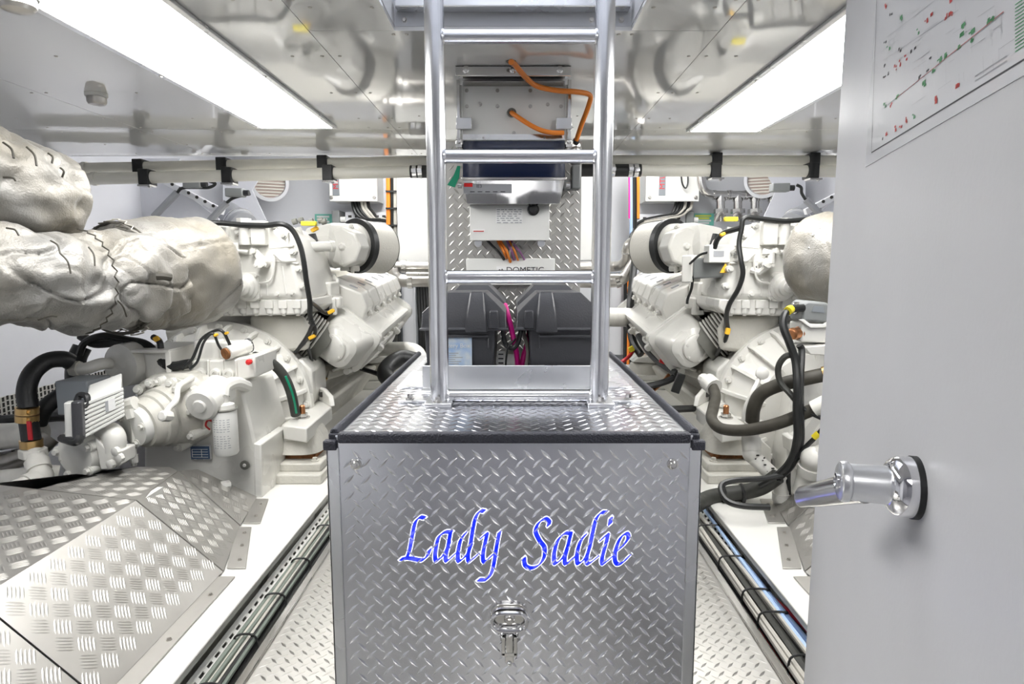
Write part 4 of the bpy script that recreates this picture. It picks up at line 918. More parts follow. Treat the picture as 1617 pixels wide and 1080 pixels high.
def near_mount(parent, Y=3.08):
    zt = P(478, 662, Y).z
    q = [PZ(x, y, zt) for x, y in ((446, 671), (484, 676), (524, 642), (498, 626))]
    m = MB(); m.prism([p - V((0, 0, .075)) for p in q], (0, 0, .075)); br = m.build('mount_arm', 'engine_white', parent, bev=.008)
    a, b2 = PZ(496, 628, zt), PZ(523, 643, zt); up = V((0, 0, .075)); d = (b2 - a)
    MB().prism([a + d * .05, a + d * .98, a + d * .90 + up * .7, a + d * .55 + up * 1.05, a + d * .2 + up], V((.02, .02, 0))).build('lifting_lug', 'engine_white', br, bev=.006)
    c = a + d * .5 + up * .62 + V((-.003, -.004, 0)); MB().cyl(c, c + V((.004, -.006, 0)), .015, n=14).build('lug_hole', 'gap_dark', br)
    q = ring_px([(406, 708), (447, 671), (484, 678), (484, 700), (462, 706), (442, 716), (430, 735), (426, 765), (406, 778)], Y - .06); MB().prism(q, (0, .10, 0)).build('arch_plate', 'engine_white', br, bev=.006)
    c = PZ(478, 660, zt); m = MB(); m.lathe(c, (0, 0, 1), [(0, .036), (.006, .036), (.007, .03)], 20).cyl(c + V((0, 0, .006)), c + V((0, 0, .026)), .026, n=6); m.build('mount_nut', 'stainless', br)
    MB().cyl(c + V((0, 0, .02)), c + V((0, 0, .062)), .0145, n=12).cyl(c + V((0, 0, .062)), c + V((0, 0, .068)), .0145, .010, n=12).build('mount_stud', 'copper', br)
    q = P(455, 690, Y - .06); MB().bb(q.x - .03, q.x + .03, q.y - .03, q.y, q.z - .02, q.z + .02).build('stop_block', 'engine_white', br, bev=.005)
    c = P(478, 704, Y + .04); rm = MB()
    def rr(w_, d_, z): return [V((c.x + w_ * (abs(math.cos(a)) ** .6) * math.copysign(1, math.cos(a)), c.y + d_ * (abs(math.sin(a)) ** .6) * math.copysign(1, math.sin(a)), z)) for a in [2 * math.pi * i / 32 for i in range(32)]]
    zb = .215
    rm.loft([rr(.085, .10, zb + .13), rr(.115, .135, zb + .06), rr(.125, .15, zb + .02), rr(.13, .155, zb + .004), rr(.125, .15, zb)]); rm.build('rubber_mount', 'casting_white', br)
    MB().bb(c.x - .10, c.x + .10, c.y - .11, c.y + .13, .185, .216).build('mount_gasket', 'rust', br)
    m = MB(); m.bb(c.x - .145, c.x + .15, c.y - .19, c.y + .2, .145, .186); m.build('mount_base', 'casting_white', br, bev=.006)
    m = MB(); m.bb(c.x - .165, c.x + .165, c.y - .24, c.y + .25, .10, .146); m.build('mount_base', 'casting_white', br, bev=.006)
    for sx in (-1, 1):
        for yy in (-.15, .15): MB().cyl((c.x + sx * .11, c.y + yy, .186), (c.x + sx * .11, c.y + yy, .192), .02, n=12).cyl((c.x + sx * .11, c.y + yy, .19), (c.x + sx * .11, c.y + yy, .205), .012, n=6).build('base_bolt', 'casting_white', br)

MIR = 1
e1, EX, EZ = engine('white marine diesel engine left of the chest'); engine_rest(e1, EX, EZ, False)
# left engine only: servo cylinder on the throttle linkage
m = MB(); m.cyl(P(468, 391, 3.6), P(522, 389, 3.75), .03, n=16).cyl(P(520, 389, 3.74), P(526, 389, 3.76), .034, n=12); m.build('servo_cylinder', 'engine_white', e1)
MB().cyl(P(430, 393, 3.5), P(462, 391, 3.58), .010, n=10).lathe(P(458, 391, 3.56), (1, .15, 0), [(0, .02), (.02, .03), (.05, .03), (.06, .036)], 14).build('servo_rod', 'steel_pipe', e1)
MIR = -1
e2, EX, EZ = engine('white marine diesel engine right of the chest, beside the door'); engine_rest(e2, EX, EZ, True)
MIR = 1
# right engine only: actuator with control unit
m = MB(); a, b2 = P(1100, 424, 3.5), P(1150, 421, 3.4); ax_ = (b2 - a).normalized(); m.box((a + b2) / 2, ((b2 - a).length, .13, .115), (ax_, V((-ax_.y, ax_.x, 0)), V((0, 0, 1)))); act = m.build('actuator', 'grey_cast', e2, bev=.01)
for k in range(6):
    z = -.05 + k * .02; MB().box((a + b2) / 2 + V((-.0, -.066, z)), ((b2 - a).length * .98, .012, .008), (ax_, V((-ax_.y, ax_.x, 0)), V((0, 0, 1)))).build('cooling_fin', 'aluminium', act)
m = MB(); m.box(a - ax_ * .03, (.06, .15, .15), (ax_, V((-ax_.y, ax_.x, 0)), V((0, 0, 1)))).box(b2 + ax_ * .03, (.07, .14, .14), (ax_, V((-ax_.y, ax_.x, 0)), V((0, 0, 1)))); m.build('end_block', 'engine_white', act, bev=.006)
c = P(1145, 424, 3.31); tw = .028; m = MB(); m.prism([c + V((-tw, 0, -tw * .8)), c + V((tw, 0, -tw * .8)), c + V((0, 0, tw))], (0, -.003, 0)); m.build('warning_triangle', 'tag_orange', act)
m = MB(); m.prism([c + V((-.004, -.004, -.012)), c + V((.004, -.004, -.012)), c + V((0, -.004, .014))], (0, -.001, 0)); m.build('warning_mark', 'print_black', act)
MB().cyl(P(1158, 423, 3.35), P(1188, 424, 3.3), .012, n=12).build('actuator_rod', 'steel_pipe', act); m = MB(); m.cyl(P(1152, 423, 3.36), P(1162, 423, 3.34), .03, n=12).cyl(P(1184, 424, 3.3), P(1196, 424, 3.28), .02, n=10); m.build('rod_seal', 'rubber_black', act)
m = MB(); q = P(1133, 401, 3.36); m.box(q, (.12, .10, .095)); cu_ = m.build('control_unit', 'cabinet_white', e2, bev=.006); MB().box(q + V((-.01, -.051, .0)), (.055, .002, .03)).build('unit_label', 'print_grey', cu_)
m = MB(); a, b2 = P(1186, 426, 3.26), P(1217, 416, 3.2); m.tube([a, P(1200, 430, 3.24), b2], .018, 8, smooth=False).tube([b2, P(1218, 400, 3.2), P(1205, 398, 3.22)], .02, 8, smooth=False); m.build('linkage_fork', 'engine_white', e2)

# ------------------------------------------------------------------ gearboxes
g = thing('gearbox', 'white marine gearbox with oil filter and blue rating plate on the left', 'gearbox', (-1.45, 2.95, .1))
f0 = [(258, 600), (305, 603), (379, 603), (393, 655), (405, 708), (408, 790), (228, 790), (228, 640)]
k0 = [(275, 590), (330, 585), (432, 590), (442, 625), (452, 662), (452, 740), (265, 745), (265, 640)]
A = ring_px(f0, 2.72); B = ring_px([(x, y) for x, y in k0], 3.16)
MB().loft([A, B]).build('case', 'engine_white', g, bev=.012)
MB().prism(ring_px([(400, 700), (412, 702), (414, 788), (402, 790)], 2.71), (0, .3, 0)).build('case_flange', 'engine_white', g, bev=.005)
m = MB(); q = ring_px([(304, 569), (345, 569), (402, 562), (404, 596), (360, 604), (304, 603)], 2.76); m.prism(q, (0, .26, 0)); mv = m.build('valve_block', 'engine_white', g, bev=.008)
for px in (317, 341, 361):
    p = P(px, 590, 2.755); MB().lathe(p, (0, -1, 0), [(-.01, .026), (.006, .026), (.009, .019), (.016, .018), (.017, .010), (.010, .009), (.010, .001)], 18).build('plug', 'engine_white', mv)
p = P(328, 590, 2.76)
for px in (329, 352, 373): q = P(px, 586, 2.75); MB().bb(q.x - .004, q.x + .004, 2.745, 2.77, q.z - .045, q.z + .05).build('block_rib', 'engine_white', mv, bev=.003)
q = P(395, 571, 2.74); MB().lathe(q, (0, -1, 0), [(0, .012), (.006, .013), (.02, .013), (.024, .006), (.025, .001)], 8).build('red_cap', 'tag_red', mv)
m = MB(); m.rbox(P(332, 552, 2.85), (.12, .10, .10), .03).bb(P(312, 0, 2.8).x, P(350, 0, 2.8).x, 2.8, 2.9, P(0, 567, 2.8).z, P(0, 540, 2.8).z); m.build('solenoid', 'engine_white', mv, bev=.01)
m = MB(); m.cyl(P(358, 558, 2.74), P(392, 546, 2.86), .031, n=18); so = m.build('solenoid_coil', 'engine_white', mv); MB().cyl(P(355, 559, 2.735), P(360, 557, 2.75), .026, n=14).build('coil_cap', 'rust', so); MB().cyl(P(391, 546, 2.86), P(395, 545, 2.87), .033, n=14).build('coil_cap', 'rubber_black', so)
# oil filter with head
oc = P(356, 680, 2.58); m = MB()
m.lathe(oc + V((0, 0, -.105)), (0, 0, 1), [(0, .03), (.003, .044), (.012, .05), (.19, .05), (.196, .048)], 30); of = m.build('oil_filter', 'cabinet_white', g)
m = MB(); m.torus(oc + V((0, 0, .095)), (0, 0, 1), .05, .005, 30, 8); m.build('filter_rim', 'gasket_grey', of)
m = MB(); m.lathe(oc + V((0, 0, .096)), (0, 0, 1), [(0, .044), (.02, .042), (.028, .022), (.05, .022), (.06, .026)], 20).tube([oc + V((0, 0, .15)), oc + V((.0, .02, .185)), oc + V((.02, .07, .195)), oc + V((.03, .16, .16))], .027, 10); m.build('filter_head', 'engine_white', g)
m = MB()
for k in range(13):
    z = oc.z + .055 - k * .010
    if k == 6: continue
    for j in range(5):
        a0 = math.radians(-125 + j * 17); wd = random.uniform(6, 14)
        pts = [V((oc.x + .0505 * math.cos(a), oc.y + .0505 * math.sin(a), 0)) for a in (a0, a0 + math.radians(wd))]
        m.quad(pts[0] + V((0, 0, z)), pts[1] + V((0, 0, z)), pts[1] + V((0, 0, z + .003)), pts[0] + V((0, 0, z + .003)))
m.build('filter_print', 'print_grey', of, kind='stuff', flat=True)
MB().tube(pcl((331, 678, 2.62), (325, 672, 2.6), (328, 664, 2.6), (336, 666, 2.58), (339, 676, 2.57)), .0042, 8).sphere(P(340, 677, 2.565), .008).build('red_tag_wire', 'tag_red', g)
q = P(319, 714, 2.70); pl = MB().bb(q.x - .048, q.x + .035, 2.695, 2.71, q.z - .03, q.z + .028).build('rating_plate', 'plate_blue', g)
m = MB(); m.bb(q.x - .050, q.x + .037, 2.698, 2.712, q.z - .034, q.z + .030); m.build('plate_frame', 'aluminium', pl)
m = MB()
for k in range(4): m.bb(q.x - .042, q.x + .029, 2.6935, 2.695, q.z - .022 + k * .012, q.z - .0205 + k * .012)
m.bb(q.x - .042, q.x - .0405, 2.6935, 2.695, q.z - .022, q.z + .014).bb(q.x, q.x + .0015, 2.6935, 2.695, q.z - .022, q.z + .014); m.build('plate_print', 'paper_white', pl, kind='stuff')
q = P(387, 734, 2.71); MB().lathe(q, (0, -1, 0), [(0, .021), (.006, .021), (.007, .008)], 20).build('drain_plug', 'gasket_grey', g); MB().lathe(q + V((0, -.007, 0)), (0, -1, 0), [(0, .008), (.004, .007), (.005, .001)], 12).build('drain_plug_centre', 'cabinet_white', g)
MB().tube(pcl((330, 772, 2.62), (350, 768, 2.6), (362, 766, 2.62)), .022, 8).build('drain_boss', 'engine_white', g)
near_mount(g)
# big hose rising from the gearbox over the bell housing
MB().tube(pcl((402, 563, 2.9), (416, 566, 2.95), (436, 579, 3.0), (450, 597, 3.02), (460, 622, 3.04), (467, 655, 3.08)), .024, 12).build('oil_hose', 'hose_dark', label='thick dark hose arching over the left bell housing', cat='hose')
cable('wire_stripe', 'green striped wire lying along the left arching hose', pcl((451, 594, 2.985), (460, 616, 3.0), (465, 634, 3.02), (468, 652, 3.05)), .006, 'tape_green')
# power take-off pump facing the camera
def lathe_px(parent, nm, px, py, Y, axis, prof, m='engine_white', n=32, **k): return MB().lathe(P(px, py, Y), axis, prof, n).build(nm, m, parent, **k)
pt_ax = V((-.42, -1, -.12)).normalized()
pto = lathe_px(g, 'pump_housing', 284, 648, 2.70, pt_ax, [(-.1, .165), (.0, .16), (.015, .158), (.02, .148), (.05, .140), (.06, .133), (.10, .130), (.105, .120), (.14, .117), (.145, .108), (.18, .104), (.19, .098)], 'casting_white')
q = P(284, 648, 2.70) + pt_ax * .19; MB().lathe(q, pt_ax, [(0, .082), (.035, .080), (.037, .074), (.039, .001)], 32).build('pump_end_cap', 'cabinet_white', pto)
fx, fy, fz = frame(pt_ax)
for k in range(8):
    an = k * math.pi / 4 + .2; c = P(284, 648, 2.70) + fx * .150 * math.cos(an) + fy * .150 * math.sin(an); MB().cyl(c - pt_ax * .02, c + pt_ax * .06, .022, n=12).bolt(c + pt_ax * .06, pt_ax, .013, .014).build('pump_lug', 'engine_white', pto)
    c = q + fx * .066 * math.cos(an) + fy * .066 * math.sin(an)
    if k % 3 == 0: MB().bolt(c + pt_ax * .037, pt_ax, .012, .012).build('cap_bolt', 'engine_white', pto)
m = MB(); m.prism(ring_px([(212, 608), (240, 592), (300, 590), (322, 612), (325, 640), (290, 640), (215, 640)], 2.66), (0, .22, 0)); m.build('upper_case', 'casting_white', g, bev=.02)
for px, py in ((222, 614), (240, 604), (264, 612), (286, 620), (272, 604)):
    p = P(px, py, 2.65); MB().cyl(p + V((0, .02, 0)), p + V((0, -.02, 0)), .022, n=12).bolt(p + V((0, -.02, 0)), (0, -1, 0), .013, .012).build('case_bolt', 'engine_white', g)
MB().lathe(P(318, 640, 2.52), (-.1, -1, -.25), [(-.14, .075), (0, .07), (.01, .06), (.012, .03), (.02, .025), (.021, .001)], 20).build('side_cover', 'engine_white', g)
p = P(300, 612, 2.6); MB().tube(pcl((263, 655, 2.42), (266, 645, 2.45), (278, 632, 2.5), (281, 612, 2.55), (292, 603, 2.6), (305, 597, 2.68)), .012, 10).lathe(P(262, 657, 2.42), (-.2, -1, .3), [(-.02, .022), (.02, .022), (.025, .015)], 8).build('grease_line', 'engine_white', g)
for px, py in ((245, 612), (262, 612)): lathe_px(g, 'filler_cap', px, py - 6, 2.72, (0, -.3, 1), [(-.02, .03), (.012, .03), (.016, .02), (.018, .001)], n=20)
# oil cooler block with pipe stubs
oil = thing('oil_cooler', 'cream oil cooler block with two pipe stubs beneath the lagged exhaust', 'oil cooler', P(205, 605, 2.85))
m = MB(); m.bb(P(182, 0, 2.75).x, P(228, 0, 2.75).x, 2.75, 3.0, P(0, 602, 2.75).z, P(0, 553, 2.75).z); m.build('body', 'engine_white', oil, bev=.02)
MB().lathe(P(196, 576, 2.76), (-.3, -1, 0), [(-.05, .10), (.02, .095), (.03, .07), (.035, .05), (.036, .001)], 24).build('end_cover', 'engine_white', oil)
MB().bb(P(170, 0, 2.75).x, P(234, 0, 2.75).x, 2.72, 3.02, P(0, 556, 2.75).z, P(0, 551, 2.75).z).bb(P(227, 0, 2.75).x, P(236, 0, 2.75).x, 2.72, 3.02, P(0, 604, 2.75).z, P(0, 553, 2.75).z).build('mounting_plate', 'bed_white', oil, bev=.003)
for py, px0 in ((578, 116), (607, 124)):
    MB().tube(pcl((px0, py + 4, 2.62), (px0 + 20, py + 4, 2.63), (px0 + 42, py - 3, 2.68), (px0 + 60, py - 4, 2.75)), .026, 12).build('pipe_stub', 'engine_white', oil)
    MB().cyl(P(px0 - 2, py + 4, 2.62), P(px0 + 10, py + 4, 2.62), .033, n=8).build('stub_collar', 'casting_white', oil)
# finned control module
ecm = thing('control_module', 'white finned control module with black plug in front of the left gearbox', 'control module', P(150, 690, 2.3))
a, b2, c, d = P(136, 634, 2.30), P(191, 613, 2.38), P(193, 659, 2.38), P(140, 691, 2.30); dv = V((-.12, .10, .03))
dvn = (b2 - a).cross(d - a).normalized(); 
MB().prism([a, b2, c, d], V((-.055, .10, .045))).build('case', 'cabinet_white', ecm, bev=.006)
for k in range(8):
    p = a + (d - a) * ((k + .5) / 8); e2_ = b2 + (c - b2) * ((k + .5) / 8); w3 = (d - a).normalized() * .006
    MB().prism([p - w3 - (b2 - a).normalized() * .03, e2_ - w3 + (b2 - a).normalized() * .01, e2_ + w3 + (b2 - a).normalized() * .01, p + w3 - (b2 - a).normalized() * .03], V((.002, -.010, 0))).build('fin', 'cabinet_white', ecm, bev=.002)
q = a + (b2 - a) * .72 + (d - a) * .35 + V((0, -.012, 0)); ux = (b2 - a).normalized(); uz = (d - a).normalized(); nn = ux.cross(uz)
MB().box(q, (.035, .045, .004), (ux, uz, nn)).build('module_label', 'paper_white', ecm); MB().box(q - ux * .010 + V((0, -.003, 0)), (.010, .042, .002), (ux, uz, nn)).build('label_print', 'print_grey', ecm)
MB().rbox(P(124, 664, 2.27), (.035, .05, .15), .012, (V((.9, .3, 0)).normalized(), V((-.3, .9, 0)).normalized(), V((.05, 0, 1)).normalized())).build('plug', 'plastic_black', ecm, bev=.004); MB().rbox(P(112, 664, 2.29), (.03, .05, .145), .010, (V((.9, .3, 0)).normalized(), V((-.3, .9, 0)).normalized(), V((.05, 0, 1)).normalized())).build('plug_frame', 'cabinet_white', ecm, bev=.003)
MB().tube(pcl((126, 688, 2.26), (122, 697, 2.25), (110, 696, 2.26), (98, 692, 2.3)), .016, 8).build('plug_boot', 'rubber_black', ecm)
m = MB(); m.tube(pcl((121, 634, 2.31), (126, 624, 2.32), (137, 626, 2.31), (136, 640, 2.30), (128, 642, 2.29)), .012, 8); m.build('plug_lever', 'rubber_black', ecm)
q = P(110, 625, 2.5); MB().bb(q.x - .02, q.x + .11, 2.45, 2.6, q.z - .07, q.z + .07).build('back_box', 'grey_plastic', ecm, bev=.006)
# raw water pump
rw = thing('water_pump', 'white raw water pump with bolted round cover, low left behind the tread plate cover', 'pump', P(140, 750, 2.35))
pa = V((-.25, -1, -.05)).normalized(); c = P(122, 718, 2.36); MB().lathe(c, pa, [(-.14, .10), (-.03, .10), (0, .085), (.012, .083), (.016, .07), (.018, .001)], 28).build('cover', 'engine_white', rw)
fx, fy, fz = frame(pa)
for k in range(5): an = k * 2 * math.pi / 5 + .5; cc = c + fx * .082 * math.cos(an) + fy * .082 * math.sin(an); MB().cyl(cc - pa * .05, cc + pa * .012, .022, n=12).bolt(cc + pa * .012, pa, .013, .014).build('cover_bolt', 'engine_white', rw)
MB().tube(pcl((158, 690, 2.42), (170, 682, 2.4), (180, 690, 2.38), (180, 712, 2.38)), .042, 14).build('outlet_elbow', 'engine_white', rw)
m = MB(); m.prism(ring_px([(148, 690), (172, 712), (190, 712), (190, 735), (172, 742), (158, 742)], 2.34), (0, .1, 0)); m.build('bracket', 'engine_white', rw, bev=.006)
for px, py in ((186, 712), (192, 722), (178, 732)): lathe_px(rw, 'bracket_bolt', px, py, 2.33, (-.3, -1, 0), [(0, .018), (.015, .018), (.018, .012)], n=8)
m = MB(); m.prism(ring_px([(90, 698), (104, 692), (108, 720), (104, 730), (90, 730)], 2.36), (0, .1, 0)); m.build('end_bracket', 'engine_white', rw, bev=.01)
m = MB(); m.tube(pcl((200, 640, 2.5), (206, 655, 2.5), (211, 690, 2.5), (212, 735, 2.5)), .011, 8).cyl(P(211, 718, 2.5), P(212, 730, 2.5), .017, n=8); m.build('drain_line', 'engine_white', rw)
m = MB(); m.cyl(P(200, 640, 2.5), P(214, 636, 2.5), .03, n=10).cyl(P(202, 646, 2.48), P(206, 660, 2.48), .024, n=8); m.build('elbow_fitting', 'engine_white', rw)

# right gearbox: mostly behind hoses and the door
g2 = thing('gearbox', 'white marine gearbox on the right, half hidden behind hoses and the door', 'gearbox', (1.6, 2.95, .1))
MB().loft([ring_px([(1262, 600), (1400, 580), (1420, 800), (1235, 800), (1240, 730)], 2.85), ring_px([(1235, 600), (1360, 580), (1380, 770), (1212, 770), (1216, 700)], 3.18)]).build('case', 'engine_white', g2, bev=.015)
MB().lathe(P(1330, 700, 2.85), (-.1, -1, 0), [(-.1, .24), (0, .235), (.02, .21), (.05, .205), (.06, .17), (.10, .16), (.11, .1), (.112, .001)], 40).build('output_cover', 'engine_white', g2)
for k in range(9):
    an = k * 2 * math.pi / 9 + .2; c = P(1330, 700, 2.84) + V((.222 * math.cos(an), 0, .222 * math.sin(an))); MB().cyl(c + V((0, .03, 0)), c + V((0, -.02, 0)), .024, n=12).bolt(c + V((0, -.02, 0)), (0, -1, 0), .014, .014).build('cover_bolt', 'engine_white', g2)
MB().prism(ring_px([(1248, 692), (1268, 690), (1270, 712), (1250, 716)], 2.8), (0, .1, 0)).build('case_rib', 'engine_white', g2, bev=.008)
MIR = -1
near_mount(g2)
MIR = 1

# ------------------------------------------------------------------ lagged exhausts
def lagging(parent, name, pts, rad, quilt=.09, amp=.012, puff=.010, seed=0, res=26, n=150):
    c = catmull([V(p) for p in pts], res); N = len(c); x = None; rings = []; s = 0.0
    for i in range(N):
        t = (c[min(i + 1, N - 1)] - c[max(i - 1, 0)]).normalized()
        if x is None: x, y, _ = frame(t)
        else: x = (x - t * x.dot(t)).normalized(); y = t.cross(x)
        if i: s += (c[i] - c[i - 1]).length
        R = rad(i / (N - 1)); ring = []
        for k in range(n):
            a = 2 * math.pi * k / n; d = x * math.cos(a) + y * math.sin(a); p = c[i] + d * R
            nz = noise.noise(p * 5 + V((seed, 0, 0))) * amp + noise.noise(p * 14 + V((0, seed, 0))) * amp * .45 - abs(noise.noise(p * 8 + V((0, 0, seed)))) * amp * .9 - max(0, .05 - abs(noise.noise(V((p.x * 3.4, p.y * 3.4, p.z * 5.0)) + V((seed, seed, 0))))) / .05 * amp * .45 - max(0, .06 - abs(noise.noise(p * 9.5 + V((0, seed, seed))))) / .06 * amp * .16
            cells = max(4, round(2 * math.pi * max(R, .12) / quilt)); gs = s / quilt; row = round(gs); gw = a * cells / (2 * math.pi) + (.5 if row % 2 else 0)
            ds, dw = (gs - row) * quilt, (gw - round(gw)) * quilt
            q = -puff * (math.exp(-(ds * ds + dw * dw) / (.30 * quilt) ** 2) * 1.0 + .30 * math.exp(-ds * ds / (.10 * quilt) ** 2) * (.5 + .5 * noise.noise(p * 6)))
            ring.append(p + d * (nz + q) * min(1, R / .1))
        rings.append(ring)
    return MB().loft(rings).build(name, 'blanket', parent, angle=80)
def seam(parent, c, axis, R, zig=.012, m='hose_brown', n=60, r=.003):
    x, y, z = frame(axis); pts = []
    for i in range(n + 1):
        a = 2 * math.pi * i / n; pts.append(V(c) + (x * math.cos(a) + y * math.sin(a)) * R + z * (zig if i % 2 else -zig))
    return MB().tube(pts, r, 5, smooth=False).build('lacing', m, parent)
def dome(r, a=.10, b=.0):
    return lambda t: r * math.sqrt(max(0, 1 - ((a - t) / a) ** 2)) if t < a else (r if not b or t < 1 - b else r * math.sqrt(max(0.0, 1 - ((t - (1 - b)) / b) ** 2)))
x1 = thing('exhaust_pipe', 'large exhaust elbow lagged in quilted silver cloth, at the left engine', 'exhaust pipe', P(180, 520, 2.6))
def ra(t): return .255 * (math.sqrt(max(.0, 1 - ((.22 - t) / .22) ** 2)) if t < .22 else 1 - .10 * max(0, (t - .55) / .45) ** 1.0)
lagging(x1, 'lagging_cover', pcl((336, 428, 3.06), (314, 428, 2.98), (282, 430, 2.88), (245, 434, 2.78), (210, 438, 2.69), (188, 440, 2.63)), ra, quilt=.16, amp=.017, puff=.008, seed=3)
def rb(t): return .19 + .012 * t
lagging(x1, 'lagging_cover', pcl((262, 436, 2.74), (225, 440, 2.64), (170, 446, 2.48), (110, 446, 2.33), (50, 440, 2.2), (-10, 428, 2.12), (-90, 400, 2.05)), rb, quilt=.12, amp=.034, puff=.012, seed=11)
ca_ = (P(215, 438, 2.66) - P(260, 434, 2.76)).normalized()
seam(x1, P(186, 440, 2.625), ca_, .236, .018)
for _px, _py, _Y, _R in ((184, 440, 2.62, .232),): MB().torus(P(_px, _py, _Y), ca_ if _px > 200 else (P(110, 446, 2.33) - P(170, 446, 2.48)), _R, .007, 48, 8).build('seam_cord', 'hose_brown', x1)
seam(x1, P(196, 439, 2.65), ca_, .245, .010, 'cable_grey')
seam(x1, P(120, 445, 2.35), (P(110, 446, 2.33) - P(170, 446, 2.48)), .198, .008)
m = MB(); m.tube(pcl((247, 436, 2.46), (258, 436, 2.47), (270, 438, 2.49)), .016, 8); m.build('lacing_toggle', 'hose_brown', x1)
for (a0, b0) in (((80, 380, 2.12), (95, 400, 2.10)), ((95, 400, 2.10), (112, 432, 2.09)), ((140, 390, 2.22), (150, 420, 2.2)), ((60, 505, 2.1), (90, 500, 2.11)), ((180, 470, 2.3), (200, 500, 2.36)), ((10, 360, 2.02), (30, 372, 2.02))):
    a1, b1 = P(*a0), P(*b0); MB().tube([a1, (a1 + b1) / 2 + V((.008, 0, .006)), b1], .003, 5).build('stitch', 'hose_brown', x1)
x2_ = thing('exhaust_pipe', 'upper exhaust pipe in quilted silver lagging, in the left corner by the ceiling', 'exhaust pipe', P(60, 370, 2.25))
def rc(t): return .178 * (math.sqrt(max(0, 1 - ((.16 - t) / .16) ** 2)) ** .6 if t < .16 else 1)
lagging(x2_, 'lagging_cover', pcl((96, 314, 2.44), (80, 312, 2.40), (45, 302, 2.3), (0, 287, 2.2), (-55, 262, 2.12), (-130, 235, 2.06)), rc, quilt=.10, amp=.014, puff=.015, seed=23)
for (a0, b0) in (((5, 225, 2.06), (22, 250, 2.04)), ((42, 232, 2.12), (58, 262, 2.11)), ((76, 242, 2.2), (82, 258, 2.19)), ((95, 265, 2.25), (98, 280, 2.25)), ((5, 280, 2.0), (25, 286, 2.01))):
    a1, b1 = P(*a0), P(*b0); MB().tube([a1, (a1 + b1) / 2 + V((.010, 0, .004)), b1], .0035, 5).build('stitch', 'hose_brown', x2_)
MIR = -1
x3 = thing('exhaust_pipe', 'exhaust elbow in smooth silver lagging at the right engine, beside the door', 'exhaust pipe', P(300, 520, 2.8))
lagging(x3, 'lagging_cover', pcl((345, 412, 3.08), (324, 412, 3.0), (290, 414, 2.9), (240, 418, 2.78), (180, 420, 2.66), (110, 422, 2.55)), lambda t: .232 * (math.sqrt(max(0, 1 - ((.22 - t) / .22) ** 2)) if t < .22 else 1), quilt=.14, amp=.010, puff=.007, seed=41)
for px, py in ((340, 372), (346, 392), (350, 410), (342, 450), (328, 360), (318, 455)):
    p = P(px, py, 2.83); MB().sphere(p, .007).build('stud', 'steel_pipe', x3)
MIR = 1
